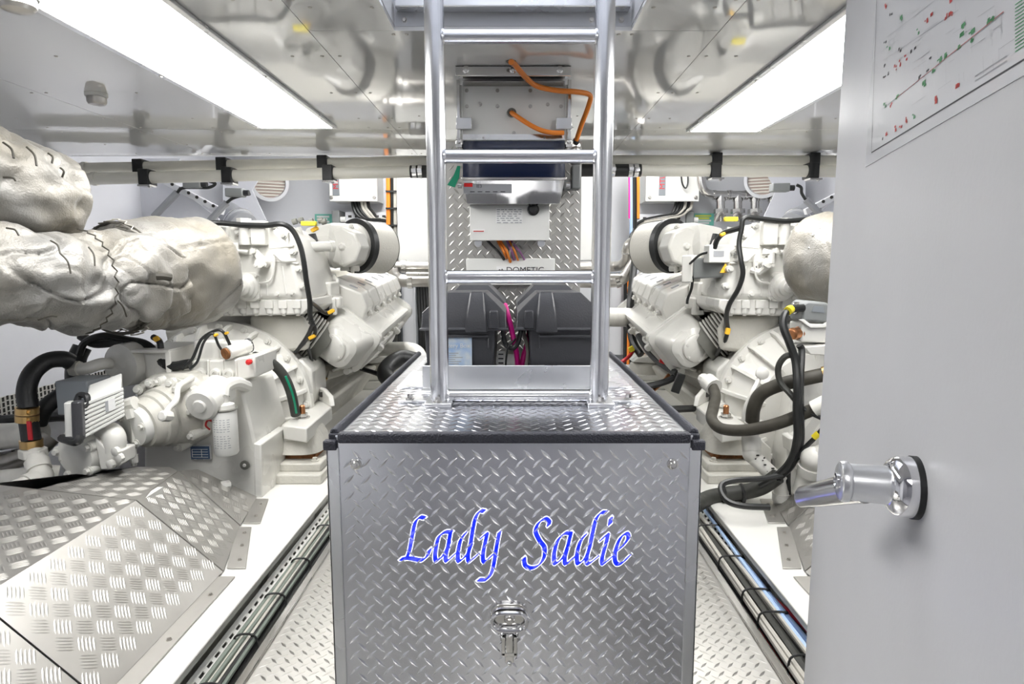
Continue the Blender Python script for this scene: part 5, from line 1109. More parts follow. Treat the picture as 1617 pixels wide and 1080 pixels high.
# ------------------------------------------------------------------ five-bar tread plate covers over the gearbox ends
ZR, ZF = .35, .101
def hit(px, py, a, b, c):
    o = V((0, 0, CAMZ)); d = P(px, py, 1.0) - o; n = (b - a).cross(c - a); return o + d * ((a - o).dot(n) / d.dot(n))
def covers(side, full=True):
    t = thing('gearbox_cover', f'folded five bar tread plate cover beside the {side} gearbox', 'cover', (-1.4, 1.9, .1))
    R = [PZ(x, y, ZR) for x, y in ((-160, 1060), (0, 940), (205, 790), (282, 744), (304, 737))]
    rx = sum(p.x for p in R[1:4]) / 3
    for p in R: p.x = rx
    E = [PZ(x, y, ZF) for x, y in ((110, 1180), (205, 1080), (352, 905), (378, 832), (403, 789))]
    fx_ = E[2].x; E[0].x = E[1].x = fx_
    bar = dict(pitch=.052)
    jn0 = PZ(0, 955, ZR - .01); 
    g1 = .003
    yj = R[1].y - .02; yf = PZ(185, 1108, ZF).y
    plate(t, 'slope_plate', [V((rx, yj + g1, ZR)), V((rx, R[2].y - g1, ZR)), V((fx_, E[2].y, ZF + .006)), V((fx_, yf, ZF + .006))], .004, 'tread_bar', fivebars, bar)
    plate(t, 'slope_plate', [V((rx, .55, ZR)), V((rx, yj - g1, ZR)), V((fx_, yf - g1 * 2, ZF + .006)), V((fx_, .55, ZF + .006))], .004, 'tread_bar', fivebars, bar)
    a_, b_, c_ = R[2] + V((0, g1, 0)), V((fx_, E[2].y + g1 * 2, ZF + .006)), E[3] + V((0, 0, .006))
    R[3] = hit(282, 744, a_, b_, c_)
    plate(t, 'slope_plate', [a_, R[3], c_, b_], .004, 'tread_bar', fivebars, dict(pitch=.046))
    d_ = E[4] + V((0, .02, .006)); up_ = hit(312, 741, R[3], c_, d_)
    plate(t, 'end_plate', [R[3] + V((.002, .003, 0)), up_, d_, c_ + V((.003, .005, 0))], .004, 'tread_bar', fivebars, dict(pitch=.046))
    # top sheets
    xo = -2.25
    plate(t, 'top_plate', [V((rx, .55, ZR)), V((rx, R[2].y, ZR)), V((xo + .35, R[2].y + .13, ZR + .01)), V((xo, R[1].y + .25, ZR + .01)), V((xo, .55, ZR + .01))], .004, 'tread_bar', fivebars, bar)
    p0, p1, p2 = V((rx, R[2].y + .003, ZR)), R[3] + V((-.004, .0, .001)), V((xo + .35, R[2].y + .135, ZR + .01))
    far = [hit(x, y, p0, p1, p2) for x, y in ((268, 737), (215, 737), (150, 748), (60, 772))]
    plate(t, 'top_plate', [p0, p1, far[0], far[1], far[2], far[3], p2], .004, 'tread_bar', fivebars, bar)
    # flanges screwed to the engine bed
    for a, b, w_, ns in ((V((fx_, .55, 0)), V((fx_, E[2].y - .03, 0)), .055, 6), (V((fx_ + .01, E[2].y + .03, 0)), V((E[3].x - .002, E[3].y - .01, 0)), .055, 3), (V((E[3].x + .012, E[3].y + .03, 0)), V((E[4].x, E[4].y, 0)), .06, 2)):
        m = MB(); m.prism([V((a.x - .01, a.y, ZF + .0)), V((a.x + w_, a.y, ZF)), V((b.x + w_, b.y, ZF)), V((b.x - .01, b.y, ZF))], (0, 0, .005)); f = m.build('flange', 'tread_bar', t, bev=.001)
        for k in range(ns):
            p = a + (b - a) * ((k + .5) / ns); MB().bolt((p.x + w_ * .55, p.y, ZF + .005), (0, 0, 1), .0055, .005).build('flange_screw', 'steel_pipe', f)
    MB().bb(rx - .02, rx + .0, .6, 2.2, .1, ZR - .012).build('support_web', 'bed_white', t)
covers('left')
MIR = -1; covers('right'); MIR = 1

# ------------------------------------------------------------------ cables in the floor troughs
def run(side, i, x, z, r, m, label, wob=.008, y0=.45, y1=4.3):
    pts = []; k = 0; y = y0
    while y <= y1:
        pts.append(V((x + wob * math.sin(y * 3.1 + i * 1.7) , y, z + wob * .5 * math.sin(y * 2.3 + i)))); y += .16
    return cable('floor_cable', label, pts, r, m, res=2)
ORD = ('first', 'second', 'third', 'fourth', 'fifth', 'sixth', 'seventh', 'eighth', 'ninth', 'tenth', 'eleventh', 'twelfth')
for i in range(12):
    low = i % 2; x = -.829 + i * .0056; r = (.0085, .010, .0065, .009, .007, .010, .006, .009, .008, .009, .0065, .008)[i]
    m = ('cable_green', 'cable_black', 'cable_grey', 'cable_black', 'cable_green', 'cable_black', 'cable_grey', 'cable_green', 'cable_black', 'cable_black', 'cable_green', 'cable_black')[i]
    cn = {'cable_green': 'dark green', 'cable_black': 'black', 'cable_grey': 'pale grey'}[m]
    run('left', i, x, .018 if low else .040, r, m, f'{cn} cable in the left floor trough, {ORD[i]} from the engine bed', .003)
R_ = [(.850, .012, .020, 'hose_dark', 'thick dark conduit nearest the right engine bed in the floor trough'), (.815, .020, .018, 'hose_dark', 'second dark conduit in the right floor trough'), (.790, .0, .010, 'cable_black', 'black cable low in the right floor trough'),
      (.795, .030, .009, 'cable_grey', 'pale grey cable on the walkway side of the right floor trough'), (.782, .022, .009, 'cable_grey', 'outermost pale grey cable of the right floor trough'), (.833, .046, .008, 'cable_grey', 'pale grey cable lying on the dark conduits, right trough'),
      (.865, .050, .0075, 'cable_blue', 'light blue cable nearest the right engine bed'), (.852, .052, .0075, 'cable_blue', 'second light blue cable on the right conduits')]
for i, (x, z, r, m, lb) in enumerate(R_): run('right', i, x, z, r, m, lb, .006)
cable('floor_cable', 'red cable emerging beside the light blue cables, right trough', [V((.870, 2.0, .03)), V((.876, 1.86, .05)), V((.888, 1.72, .055)), V((.886, 1.5, .05)), V((.88, 1.2, .04)), V((.88, .6, .03))], .008, 'cable_red')
cable('floor_cable', 'short red cable deep in the right trough', [V((.775, 2.0, -.02)), V((.785, 1.8, -.01)), V((.80, 1.6, -.015)), V((.82, 1.3, -.02))], .007, 'cable_red')
def tie(x0, x1, y, z0, z1, label):
    pts = [V((x0, y, z0)), V((x0 + .005, y, z1)), V(((x0 + x1) / 2, y + .006, z1 + .006)), V((x1 - .005, y, z1)), V((x1, y, z0)), V(((x0 + x1) / 2, y, z0 - .01)), V((x0, y, z0))]
    MB().tube(pts, .0035, 6, 4).box((x1 - .012, y, z1 + .006), (.01, .009, .007)).build('cable_tie', 'cable_black', label=label, cat='cable tie', group='cable ties')
for k, y in enumerate((1.5, 1.72, 1.95, 2.2, 2.5, 2.85)): tie(-.835, -.764, y, .01, .052, f'black cable tie round the left trough cables, {("first", "second", "third", "fourth", "fifth", "sixth")[k]} from the front')
for k, y in enumerate((1.62, 1.84, 1.98, 2.22, 2.5, 2.75)): tie(.772, .872, y, -.01, .052, f'black cable tie round the right trough cables, {("first", "second", "third", "fourth", "fifth", "sixth")[k]} from the front')

# ------------------------------------------------------------------ engine wiring harnesses
cable('engine_harness', 'black wiring loom over the left engine housing and down its edge', pcl((318, 354, 3.16), (345, 352, 3.2), (382, 355, 3.22), (420, 356, 3.22), (445, 354, 3.22), (462, 364, 3.24), (474, 388, 3.24), (480, 415, 3.24), (484, 445, 3.25), (489, 475, 3.27), (490, 500, 3.3), (496, 520, 3.34)), .014, 'cable_black', 'wiring loom', n=10)
cable('engine_harness', 'left loom branch to the cooler sensor', pcl((489, 476, 3.27), (500, 484, 3.4), (512, 494, 3.5), (524, 494, 3.55)), .011, 'cable_black', 'wiring loom')
cable('engine_harness', 'left loom tail beside the bellows', pcl((494, 512, 3.3), (486, 530, 3.34), (476, 545, 3.36), (466, 556, 3.38)), .012, 'cable_black', 'wiring loom')
cable('engine_harness', 'left loom tail behind the bellows to a yellow plug', pcl((492, 505, 3.3), (498, 522, 3.33), (494, 534, 3.38), (486, 542, 3.4), (492, 570, 3.5), (496, 600, 3.55)), .010, 'cable_black', 'wiring loom')
def tag(px, py, Y, label, m='tag_orange', s=(.05, .03, .026), rot=.5):
    s = tuple(q * .78 for q in s)
    c = P(px, py, Y); x = V((math.cos(rot), 0, math.sin(rot))); z = V((-math.sin(rot), 0, math.cos(rot)))
    MB().rbox(c, (s[0], s[2], s[1]), .006, (x, z, V((0, -1, 0)))).build('plug_tag', m, label=label, cat='plug', bev=.003)
tag(493, 532, 3.34, 'orange plug at the foot of the left engine loom'); tag(523, 492, 3.52, 'orange plug on the left cooler sensor'); tag(452, 550, 3.38, 'small orange plug by the left bell housing')
tag(488, 353, 3.3, 'yellow connector strip on top of the left engine', 'cable_yellow', (.10, .04, .03), 0); tag(497, 362, 3.32, 'orange plug below the yellow strip on the left engine')
for k, px in enumerate((462, 472, 488, 503, 508)):
    MB().cyl(P(px, 351 - (k % 2) * 2, 3.5), P(px + 7, 349 - (k % 2) * 2, 3.5), .016, n=10).build('injector_plug', 'gasket_grey', label=('dark injector plug on top of the left engine, ' + ('first', 'second', 'third', 'fourth', 'fifth')[k] + ' from the left'), cat='plug', group='injector plugs')
cable('engine_harness', 'black wiring loom along the top of the right engine and down its face', pcl((1345, 348, 3.1), (1290, 346, 3.2), (1240, 349, 3.22), (1205, 346, 3.22), (1176, 344, 3.22), (1171, 362, 3.22), (1167, 385, 3.22), (1170, 410, 3.2), (1173, 432, 3.2), (1166, 456, 3.22), (1152, 480, 3.26), (1147, 500, 3.3), (1149, 520, 3.34)), .013, 'cable_black', 'wiring loom', n=10)
cable('engine_harness', 'right loom tail below its orange plug', pcl((1150, 518, 3.34), (1146, 535, 3.36), (1138, 548, 3.4), (1132, 560, 3.5)), .012, 'cable_black', 'wiring loom')
cable('engine_harness', 'right loom branch to the control unit', pcl((1169, 360, 3.22), (1155, 364, 3.25), (1143, 368, 3.28), (1133, 378, 3.3), (1128, 392, 3.32)), .014, 'cable_black', 'wiring loom')
cable('engine_harness', 'thin lead from the control unit to the right actuator', pcl((1120, 398, 3.34), (1106, 402, 3.38), (1094, 412, 3.42), (1086, 420, 3.48)), .007, 'cable_black', 'wiring loom')
cable('engine_harness', 'thin lead hanging below the right actuator', pcl((1094, 436, 3.45), (1092, 455, 3.48), (1086, 472, 3.5), (1085, 480, 3.5)), .008, 'cable_black', 'wiring loom')
tag(1149, 523, 3.3, 'orange plug at the foot of the right engine loom', s=(.045, .03, .03), rot=1.4); tag(1141, 370, 3.26, 'orange clip above the right control unit', s=(.035, .03, .02))
tag(1154, 346, 3.4, 'yellow connector strip on top of the right engine', 'cable_yellow', (.09, .04, .03), 0)
cable('gearbox_lead', 'thin black lead arching over the left valve block', pcl((288, 583, 2.7), (304, 566, 2.7), (318, 536, 2.72), (340, 522, 2.74), (352, 524, 2.74), (360, 538, 2.76), (366, 552, 2.78)), .007, 'cable_black', 'lead')
cable('gearbox_lead', 'second thin lead arching over the left valve block', pcl((300, 583, 2.68), (312, 570, 2.68), (322, 540, 2.7), (336, 527, 2.72), (345, 545, 2.74), (352, 555, 2.76)), .006, 'cable_black', 'lead')
tag(341, 529, 2.72, 'orange tag on the lead over the left valve block', s=(.022, .02, .016)); tag(358, 526, 2.73, 'smaller orange tag on the second lead over the left valve block', s=(.02, .016, .014))
cable('engine_harness', 'thick black loom behind the left pump, sagging to the valve block', pcl((128, 530, 2.85), (150, 542, 2.84), (190, 540, 2.84), (225, 545, 2.82), (250, 566, 2.78), (270, 578, 2.74), (300, 574, 2.74)), .022, 'cable_black', 'wiring loom', n=10)
cable('engine_harness', 'looped black loom above the cream oil cooler', pcl((125, 560, 2.8), (135, 540, 2.8), (165, 530, 2.8), (200, 536, 2.82), (235, 545, 2.82), (262, 578, 2.74)), .016, 'cable_black', 'wiring loom')
cable('engine_harness', 'short black drop with orange end below the left exhaust', pcl((242, 532, 2.8), (252, 540, 2.78), (255, 560, 2.77), (258, 575, 2.76)), .014, 'cable_black', 'wiring loom'); tag(247, 535, 2.77, 'orange collar on the drop below the left exhaust', s=(.03, .02, .03))

# ------------------------------------------------------------------ left: hoses and pipes by the hull
cable('water_hose', 'black rubber hose arching up left of the oil cooler', pcl((45, 645, 2.45), (42, 615, 2.47), (52, 588, 2.5), (75, 570, 2.55), (100, 567, 2.58), (112, 572, 2.6)), .035, 'rubber_black', 'hose', n=14)
cable('water_hose', 'lower black rubber hose behind the coupling', pcl((60, 668, 2.55), (70, 645, 2.55), (95, 625, 2.58), (118, 612, 2.6)), .034, 'rubber_black', 'hose', n=14)
cable('water_hose', 'black hose rising behind the oil cooler', pcl((120, 610, 2.85), (118, 590, 2.88), (122, 565, 2.9), (130, 548, 2.92)), .04, 'rubber_black', 'hose', n=12)
cable('water_hose', 'black hose running low along the hull tray', pcl((-20, 668, 2.8), (40, 662, 2.8), (90, 655, 2.75), (140, 655, 2.7)), .03, 'rubber_black', 'hose', n=10)
cp = thing('hose_coupling', 'brass and red hose coupling above the white elbow, far left', 'coupling', P(48, 710, 2.42))
for py in (648, 660): MB().cyl(P(43, py + 5, 2.44), P(43, py - 5, 2.44), .041, n=18).bolt(P(43, py, 2.44) + V((.03, -.03, 0)), (1, -.3, 0), .009, .012).build('hose_clip', 'brass', cp)
MB().cyl(P(50, 697, 2.42), P(45, 664, 2.44), .034, n=16).build('sleeve', 'rubber_black', cp); MB().box(P(47, 680, 2.385), (.016, .006, .075)).build('red_stripe', 'cable_red', cp)
MB().cyl(P(50, 706, 2.42), P(49, 694, 2.42), .040, n=18).build('hose_clip', 'brass', cp); MB().cyl(P(53, 722, 2.41), P(52, 708, 2.41), .050, n=6).build('union_nut', 'pvc_white', cp, bev=.004)
pv = thing('plastic_pipe', 'grimy white plastic pipe with elbow, far left in front of the pumps', 'pipe', P(40, 790, 2.35))
MB().tube([P(54, 715, 2.41), P(60, 735, 2.38), P(64, 750, 2.36), P(52, 762, 2.32), P(0, 783, 2.2), P(-60, 805, 2.08)], .036, 16, smooth=False).sphere(P(64, 752, 2.36), .045).build('tube', 'pvc_white', pv); MB().cyl(P(62, 742, 2.37), P(58, 728, 2.39), .043, n=16).cyl(P(56, 760, 2.33), P(40, 767, 2.29), .043, n=16).build('elbow_sleeve', 'pvc_white', pv)
MB().tube(pcl((-60, 765, 2.55), (20, 757, 2.5), (70, 752, 2.48), (92, 752, 2.5)), .045, 16).build('bilge_pipe', 'pvc_white', label='cream bilge pipe lying behind the white elbow', cat='pipe')
MB().tube(pcl((-60, 690, 2.75), (20, 688, 2.72), (62, 682, 2.7)), .058, 18).build('bilge_pipe', 'pvc_white', label='thick cream pipe below the hull tray, far left', cat='pipe')
MB().tube(pcl((-60, 735, 2.7), (10, 730, 2.68), (55, 712, 2.66), (80, 690, 2.7)), .04, 14).build('bilge_pipe', 'steel_pipe', label='dull grey pipe between two cream pipes, far left', cat='pipe')
MB().tube(pcl((-60, 715, 2.8), (10, 712, 2.78), (50, 700, 2.78)), .03, 12).build('bilge_pipe', 'aluminium', label='thin shiny pipe behind the grey one, far left', cat='pipe')
# perforated cable tray on the hull
pt_ = thing('hull_cable_tray', 'white perforated tray fixed along the left hull below the exhaust', 'cable tray', (-2.5, 3.2, .35))
m = MB(); XW = -2.50; ya, yb = 2.5, 4.6
za, zb = PZ(0, 0, 0).z, 0; z0 = CAMZ + (P(0, 662, 2.95).z - CAMZ); z1 = P(0, 628, 2.95).z
m.bb(XW, XW + .004, ya, yb, z0, z1).bb(XW - .05, XW, ya, yb, z0, z0 + .004); m.build('channel', 'bed_white', pt_)
sl_ = MB(); y = ya + .03
while y < yb - .05:
    for r in range(4): z = z0 + (z1 - z0) * (r + .5) / 4 + (.004 if int(y * 50) % 2 else 0); sl_.bb(XW + .0035, XW + .0046, y, y + .014, z - .0105, z + .0105)
    y += .027
sl_.build('slots', 'gap_dark', pt_, kind='stuff')
m = MB()
for px, py, Y in ((20, 590, 2.9), (14, 615, 2.85), (88, 600, 3.1), (28, 592, 2.9)): pass

# ------------------------------------------------------------------ right: hoses, harness and pipes by the door
def pr(*a): return [P(x, y, d) for x, y, d in a]
cable('oil_hose', 'brown rubber hose arching from the right engine mount towards the door', pr((1188, 665, 2.72), (1190, 645, 2.7), (1200, 624, 2.68), (1222, 611, 2.64), (1262, 600, 2.6), (1318, 588, 2.56)), .030, 'hose_brown', 'hose', n=14)
MB().cyl(P(1300, 592, 2.57), P(1330, 585, 2.54), .036, n=14).build('hose_ferrule', 'brass', label='brass ferrule on the brown hose by the door', cat='ferrule')
cable('oil_hose', 'brown rubber hose sweeping in front of the right engine mount', pr((1124, 608, 3.1), (1130, 625, 3.02), (1126, 645, 2.92), (1124, 662, 2.82), (1140, 677, 2.74), (1180, 679, 2.66), (1230, 668, 2.58), (1290, 644, 2.5)), .026, 'hose_brown', 'hose', n=14)
MB().cyl(P(1286, 646, 2.5), P(1318, 630, 2.46), .036, n=14).build('hose_ferrule', 'pvc_white', label='white ferrule on the lower brown hose by the door', cat='ferrule')
m = MB(); m.cyl(P(1117, 602, 3.14), P(1128, 612, 3.08), .045, n=12).cyl(P(1110, 598, 3.2), P(1118, 603, 3.14), .03, n=10); m.build('hose_union', 'engine_white', label='white union at the top of the lower brown hose', cat='union')
hv = thing('drain_pipe', 'speckled white plastic pipe running down beside the right engine mount', 'pipe', P(1235, 797, 2.65))
MB().tube([P(1188, 668, 2.72), P(1184, 705, 2.72), P(1188, 720, 2.7), P(1228, 758, 2.62), P(1235, 775, 2.62), P(1235, 800, 2.62)], .034, 16, smooth=False).build('tube', 'pvc_white', hv)
MB().cyl(P(1186, 690, 2.72), P(1187, 712, 2.7), .041, n=16).sphere(P(1187, 716, 2.7), .042).build('elbow_sleeve', 'pvc_white', hv); MB().cyl(P(1222, 752, 2.63), P(1232, 762, 2.62), .042, n=16).cyl(P(1235, 778, 2.62), P(1235, 790, 2.62), .041, n=16).build('elbow_sleeve', 'pvc_white', hv)
m = MB()
for k in range(22):
    f = random.random(); c = P(1188, 720, 2.7) + (P(1228, 758, 2.62) - P(1188, 720, 2.7)) * f; a = random.uniform(-2.6, -.6); c += V((.0345 * math.cos(a) * .7, .0345 * math.sin(a), .02 * random.uniform(-1, 1) + .012)); m.box(c, (random.uniform(.004, .014), .003, random.uniform(.003, .007)))
m.build('paint_chips', 'gap_dark', hv, kind='stuff')
ev = thing('waste_pipe', 'white plastic elbow pipe at the door edge above the handle', 'pipe', P(1270, 780, 2.5)); MB().tube([P(1310, 715, 2.45), P(1288, 722, 2.48), P(1280, 738, 2.5), P(1268, 780, 2.52)], .045, 16, smooth=False).sphere(P(1286, 725, 2.48), .055).build('tube', 'pvc_white', ev); MB().cyl(P(1283, 736, 2.49), P(1280, 748, 2.5), .056, n=18).build('socket', 'pvc_white', ev)
cable('engine_harness', 'thick black loom dropping from the grey connector past the right hoses', pr((1268, 486, 2.62), (1252, 488, 2.6), (1240, 496, 2.58), (1237, 515, 2.56), (1246, 540, 2.54), (1256, 570, 2.53), (1259, 610, 2.5), (1258, 650, 2.5), (1259, 690, 2.5), (1250, 725, 2.52), (1228, 750, 2.56), (1200, 766, 2.6)), .016, 'cable_black', 'wiring loom', n=10)
cable('engine_harness', 'second black loom strand tied to the thick right loom', pr((1262, 545, 2.56), (1266, 555, 2.56), (1264, 600, 2.52), (1264, 650, 2.5), (1264, 700, 2.52), (1250, 735, 2.55), (1230, 755, 2.58)), .014, 'cable_black', 'wiring loom')
cable('corrugated_conduit', 'ribbed black conduit lying across the right engine bed', pr((1228, 752, 2.58), (1205, 768, 2.62), (1180, 776, 2.66), (1150, 780, 2.68), (1120, 786, 2.66), (1095, 800, 2.55)), .034, 'hose_dark', 'conduit', n=14)
for k, px in enumerate((1142, 1172)): MB().torus(P(px, 779, 2.67), (1, -.1, .1), .036, .009, 20, 8).build('conduit_strap', 'cable_black', label=f'black strap round the ribbed conduit, {"nearer the chest" if k == 0 else "nearer the door"}', cat='strap')
cable('loose_cable', 'cut black cable end lying on the right engine bed', pr((1235, 750, 2.55), (1205, 756, 2.55), (1165, 758, 2.55), (1142, 764, 2.54), (1139, 777, 2.5), (1150, 792, 2.45), (1175, 799, 2.43), (1215, 801, 2.43)), .013, 'cable_black')
cable('sensor_loop', 'black cable loop left of the thick right loom', pr((1258, 560, 2.54), (1240, 563, 2.56), (1229, 580, 2.58), (1232, 603, 2.58), (1248, 622, 2.54), (1258, 634, 2.52)), .013, 'hose_dark')
cable('sensor_loop', 'black cable loop between thick right loom and the door', pr((1260, 640, 2.52), (1280, 652, 2.5), (1300, 662, 2.46), (1303, 670, 2.46), (1290, 688, 2.48), (1272, 706, 2.5), (1258, 725, 2.53)), .010, 'cable_black')
cable('drop_cable', 'thin black cable hanging behind the speckled pipe', pr((1246, 730, 2.6), (1245, 760, 2.6), (1247, 798, 2.6)), .010, 'cable_black')
MB().cyl(P(1244, 491, 2.575), P(1249, 488, 2.59), .018, n=12).build('marker_band', 'cable_yellow', label='yellow marker band below the grey connector', cat='marker'); MB().cyl(P(1285, 691, 2.485), P(1293, 684, 2.475), .013, n=12).build('marker_band', 'cable_yellow', label='yellow marker band on the loop near the door', cat='marker')
hc2 = thing('plug_connector', 'grey hooded plug on white socket base, by the door edge', 'connector', P(1290, 545, 2.65))
MB().prism(ring_px([(1266, 507), (1268, 480), (1276, 475), (1308, 478), (1314, 490), (1314, 510)], 2.62), (0, .12, 0)).build('hood', 'grey_cast', hc2, bev=.01); MB().prism(ring_px([(1282, 492), (1302, 494), (1300, 484), (1286, 483)], 2.617), (0, .01, 0)).build('hood_emblem', 'grey_plastic', hc2)
MB().prism(ring_px([(1264, 540), (1266, 510), (1316, 512), (1316, 542)], 2.63), (0, .12, 0)).build('base', 'engine_white', hc2, bev=.008)
MB().lathe(P(1267, 486, 2.68), (-1, -.2, 0), [(0, .022), (.02, .022), (.022, .026), (.04, .026), (.045, .018)], 14).build('gland', 'stainless', hc2); MB().lathe(P(1264, 526, 2.66), (-1, -.5, 0), [(0, .03), (.012, .03), (.014, .026), (.05, .026), (.055, .02), (.056, .012)], 16).build('port', 'copper', hc2)
MB().prism(ring_px([(1262, 505), (1270, 504), (1280, 512), (1300, 512), (1312, 505), (1316, 512), (1300, 518), (1280, 518)], 2.615), (0, .012, 0)).build('latch_bar', 'cabinet_white', hc2, bev=.003)
MB().prism(ring_px([(1270, 548), (1316, 544), (1318, 562), (1280, 560)], 2.6), (0, .14, 0)).build('shelf', 'engine_white', hc2, bev=.004)
MB().tube(pr((1174, 664, 2.9), (1178, 642, 2.9), (1188, 620, 2.9), (1196, 604, 2.92), (1200, 592, 2.95)), .012, 8).lathe(P(1203, 590, 2.94), (-.2, -1, .3), [(0, .03), (.02, .03), (.026, .02)], 16).build('pressure_line', 'engine_white', label='slim white pressure line on the right bell housing', cat='pipe')

# ------------------------------------------------------------------ between engines and chest
cable('lagged_hose', 'fat black insulated hose bending beside the far left of the chest', pcl((655, 568, 4.3), (635, 565, 4.3), (615, 576, 4.2), (608, 590, 4.1), (618, 602, 4.0), (632, 606, 3.95)), .055, 'rubber_black', 'hose', n=16)
MB().tube(pcl((590, 552, 4.9), (620, 551, 4.8), (648, 552, 4.7), (662, 562, 4.6), (664, 590, 4.6)), .055, 16).build('coolant_pipe', 'pvc_white', label='cream pipe bending down behind the fat black hose', cat='pipe')
cable('drain_hose', 'thin black hose under the left engine mount', pcl((570, 582, 4.6), (595, 590, 4.5), (615, 600, 4.3)), .018, 'rubber_black', 'hose')
MB().tube(pr((950, 500, 4.9), (975, 501, 4.9), (1000, 501, 4.95)), .075, 18).build('coolant_pipe', 'pvc_white', label='white pipe stub meeting the right engine behind the ladder', cat='pipe')
cable('engine_harness', 'black loom along the inboard edge of the right engine', pr((1003, 400, 5.3), (1000, 430, 5.2), (996, 470, 5.0), (995, 510, 4.9), (1000, 540, 4.7), (1012, 560, 4.6)), .03, 'cable_black', 'wiring loom')
cable('engine_harness', 'black loom under the right charge cooler', pr((1008, 530, 4.4), (1025, 556, 4.2), (1045, 575, 4.0), (1070, 590, 3.8)), .022, 'cable_black', 'wiring loom')
cable('engine_harness', 'red lead at the foot of the right engine loom', pr((1004, 545, 4.7), (996, 560, 4.6), (984, 570, 4.5), (975, 575, 4.5)), .014, 'cable_red', 'wiring loom')
cable('engine_harness', 'copper coloured lead below the right charge cooler', pr((1056, 592, 4.0), (1045, 605, 3.95), (1030, 618, 3.9)), .012, 'copper', 'wiring loom')
cable('drain_hose', 'black hose low under the right engine, near the chest', pr((1010, 612, 3.9), (1040, 606, 3.9), (1064, 596, 3.9), (1078, 575, 3.9)), .022, 'rubber_black', 'hose')
tag(997, 551, 4.6, 'yellow plug at the far end of the right engine', 'cable_yellow', (.05, .04, .05)); tag(1046, 571, 3.95, 'red plug under the right charge cooler', 'tag_red', (.05, .03, .03), -.4)
MB().box(P(1071, 605, 3.6), (.05, .02, .12), (V((.9, 0, -.3)).normalized(), V((0, 1, 0)), V((.3, 0, .9)).normalized())).build('sensor_card', 'cable_black', label='dark sensor card hanging under the right engine', cat='sensor', bev=.004)
cable('loose_cable', 'black cable end lying on the right bed behind the mount', pr((1050, 647, 3.2), (1070, 646, 3.3), (1095, 645, 3.4)), .02, 'cable_black')

# ------------------------------------------------------------------ aft bulkhead equipment
def cabinet(label, x0, x1, y0, y1, Y, d):
    a, b = P(x0, y0, Y), P(x1, y1, Y); t = thing('wall_cabinet', label, 'cabinet', V(((a.x + b.x) / 2, Y, b.z)))
    MB().bb(a.x + .02, b.x - .02, Y + .03, Y + d, b.z + .01, a.z - .01).build('body', 'cabinet_white', t); MB().bb(a.x, b.x, Y, Y + .03, b.z, a.z).build('door', 'cabinet_white', t, bev=.008)
cabinet('plain white cabinet left of the tread plate panel', 625, 730, 240, 414, 5.6, .5)
cabinet('plain white cabinet right of the tread plate panel', 880, 963, 240, 412, 5.6, .5)
def genset_box(label, x0, x1, y1, lx, right):
    Y = 6.35; a, b = P(x0, 252, Y), P(x1, y1, Y); t = thing('junction_box', label, 'junction box', V(((a.x + b.x) / 2, Y, b.z)))
    MB().bb(a.x + .01, b.x - .01, Y + .02, YB, b.z + .008, a.z).build('case', 'grey_cast' if False else 'cabinet_white', t); lid = MB().bb(a.x, b.x, Y, Y + .025, b.z, a.z).build('lid', 'cabinet_white', t, bev=.006)
    for px in (x0 + 5, x1 - 5): MB().bolt(P(px, y1 - 6, Y), (0, -1, 0), .014, .008).build('lid_screw', 'steel_pipe', lid)
    p = P(lx, 283, Y); MB().bb(p.x - .034, p.x + .034, Y - .004, Y, p.z - .16, p.z + .09).build('label', 'grey_plastic', lid)
    text('MTU', p + V((.024, -.005, -.10)), .075, 'cable_red', lid, 'lettering', (V((0, 0, 1)), V((-1, 0, 0)), V((0, -1, 0))))
    return t, Y
jb, Yj = genset_box('white junction box with red lettered label above the left air filter', 518, 596, 318, 530, False)
jb2, Yj = genset_box('white junction box with red lettered label above the right air filter', 1021, 1104, 318, 1046, True)
for k in range(6):
    x = 556 + k * 5
    cable('box_cable', f'cable under the left junction box, {("first", "second", "third", "fourth", "fifth", "sixth")[k]} from the left', pcl((x, 316, 6.45), (x + 2, 328, 6.42), (x + 8, 340 - k, 6.4), (x + 22 - k, 346, 6.4), (612, 350 - k, 6.35), (622, 362, 6.3), (624, 400, 6.3)), .016, ('cable_black', 'cable_black', 'cable_black', 'cable_grey', 'cable_grey', 'cable_black')[k], group='left junction box cables')
    x = 1062 + k * 5
    cable('box_cable', f'cable under the right junction box, {("first", "second", "third", "fourth", "fifth", "sixth")[k]} from the left', pr((x + 6, 316, 6.45), (x + 4, 328, 6.42), (x - 2, 338 - k, 6.4), (x - 22 + k, 342, 6.4), (1016, 348 + k * .6, 6.35), (1002, 358 + k, 6.3), (994, 380, 6.25)), .016, ('cable_black', 'cable_black', 'cable_black', 'cable_grey', 'cable_black', 'cable_grey')[k], group='right junction box cables')
cable('hanging_loop', 'thin black cable loop hanging in front of the right junction box', pr((1075, 270, 6.3), (1077, 288, 6.3), (1082, 297, 6.3), (1086, 290, 6.3), (1086, 270, 6.3)), .008, 'cable_black')
def ptray(label, px0, px1, py0, py1, Y):
    a, b = P(px0, py0, Y), P(px1, py1, Y); t = thing('wall_cable_tray', label, 'cable tray', V(((a.x + b.x) / 2, Y, b.z)))
    MB().bb(a.x, b.x, Y, Y + .02, b.z, a.z).build('channel', 'wall_white', t); m = MB(); x = a.x + .03
    while x < b.x - .04:
        for fz in (.25, .75): z = b.z + (a.z - b.z) * fz; m.bb(x, x + .035, Y - .002, Y, z - .012, z + .012)
        x += .07
    m.build('slots', 'gap_dark', t, kind='stuff')
ptray('white perforated tray behind the left air filter', 545, 612, 335, 362, 6.5); ptray('white perforated tray behind the right air filter', 1000, 1082, 338, 365, 6.5)
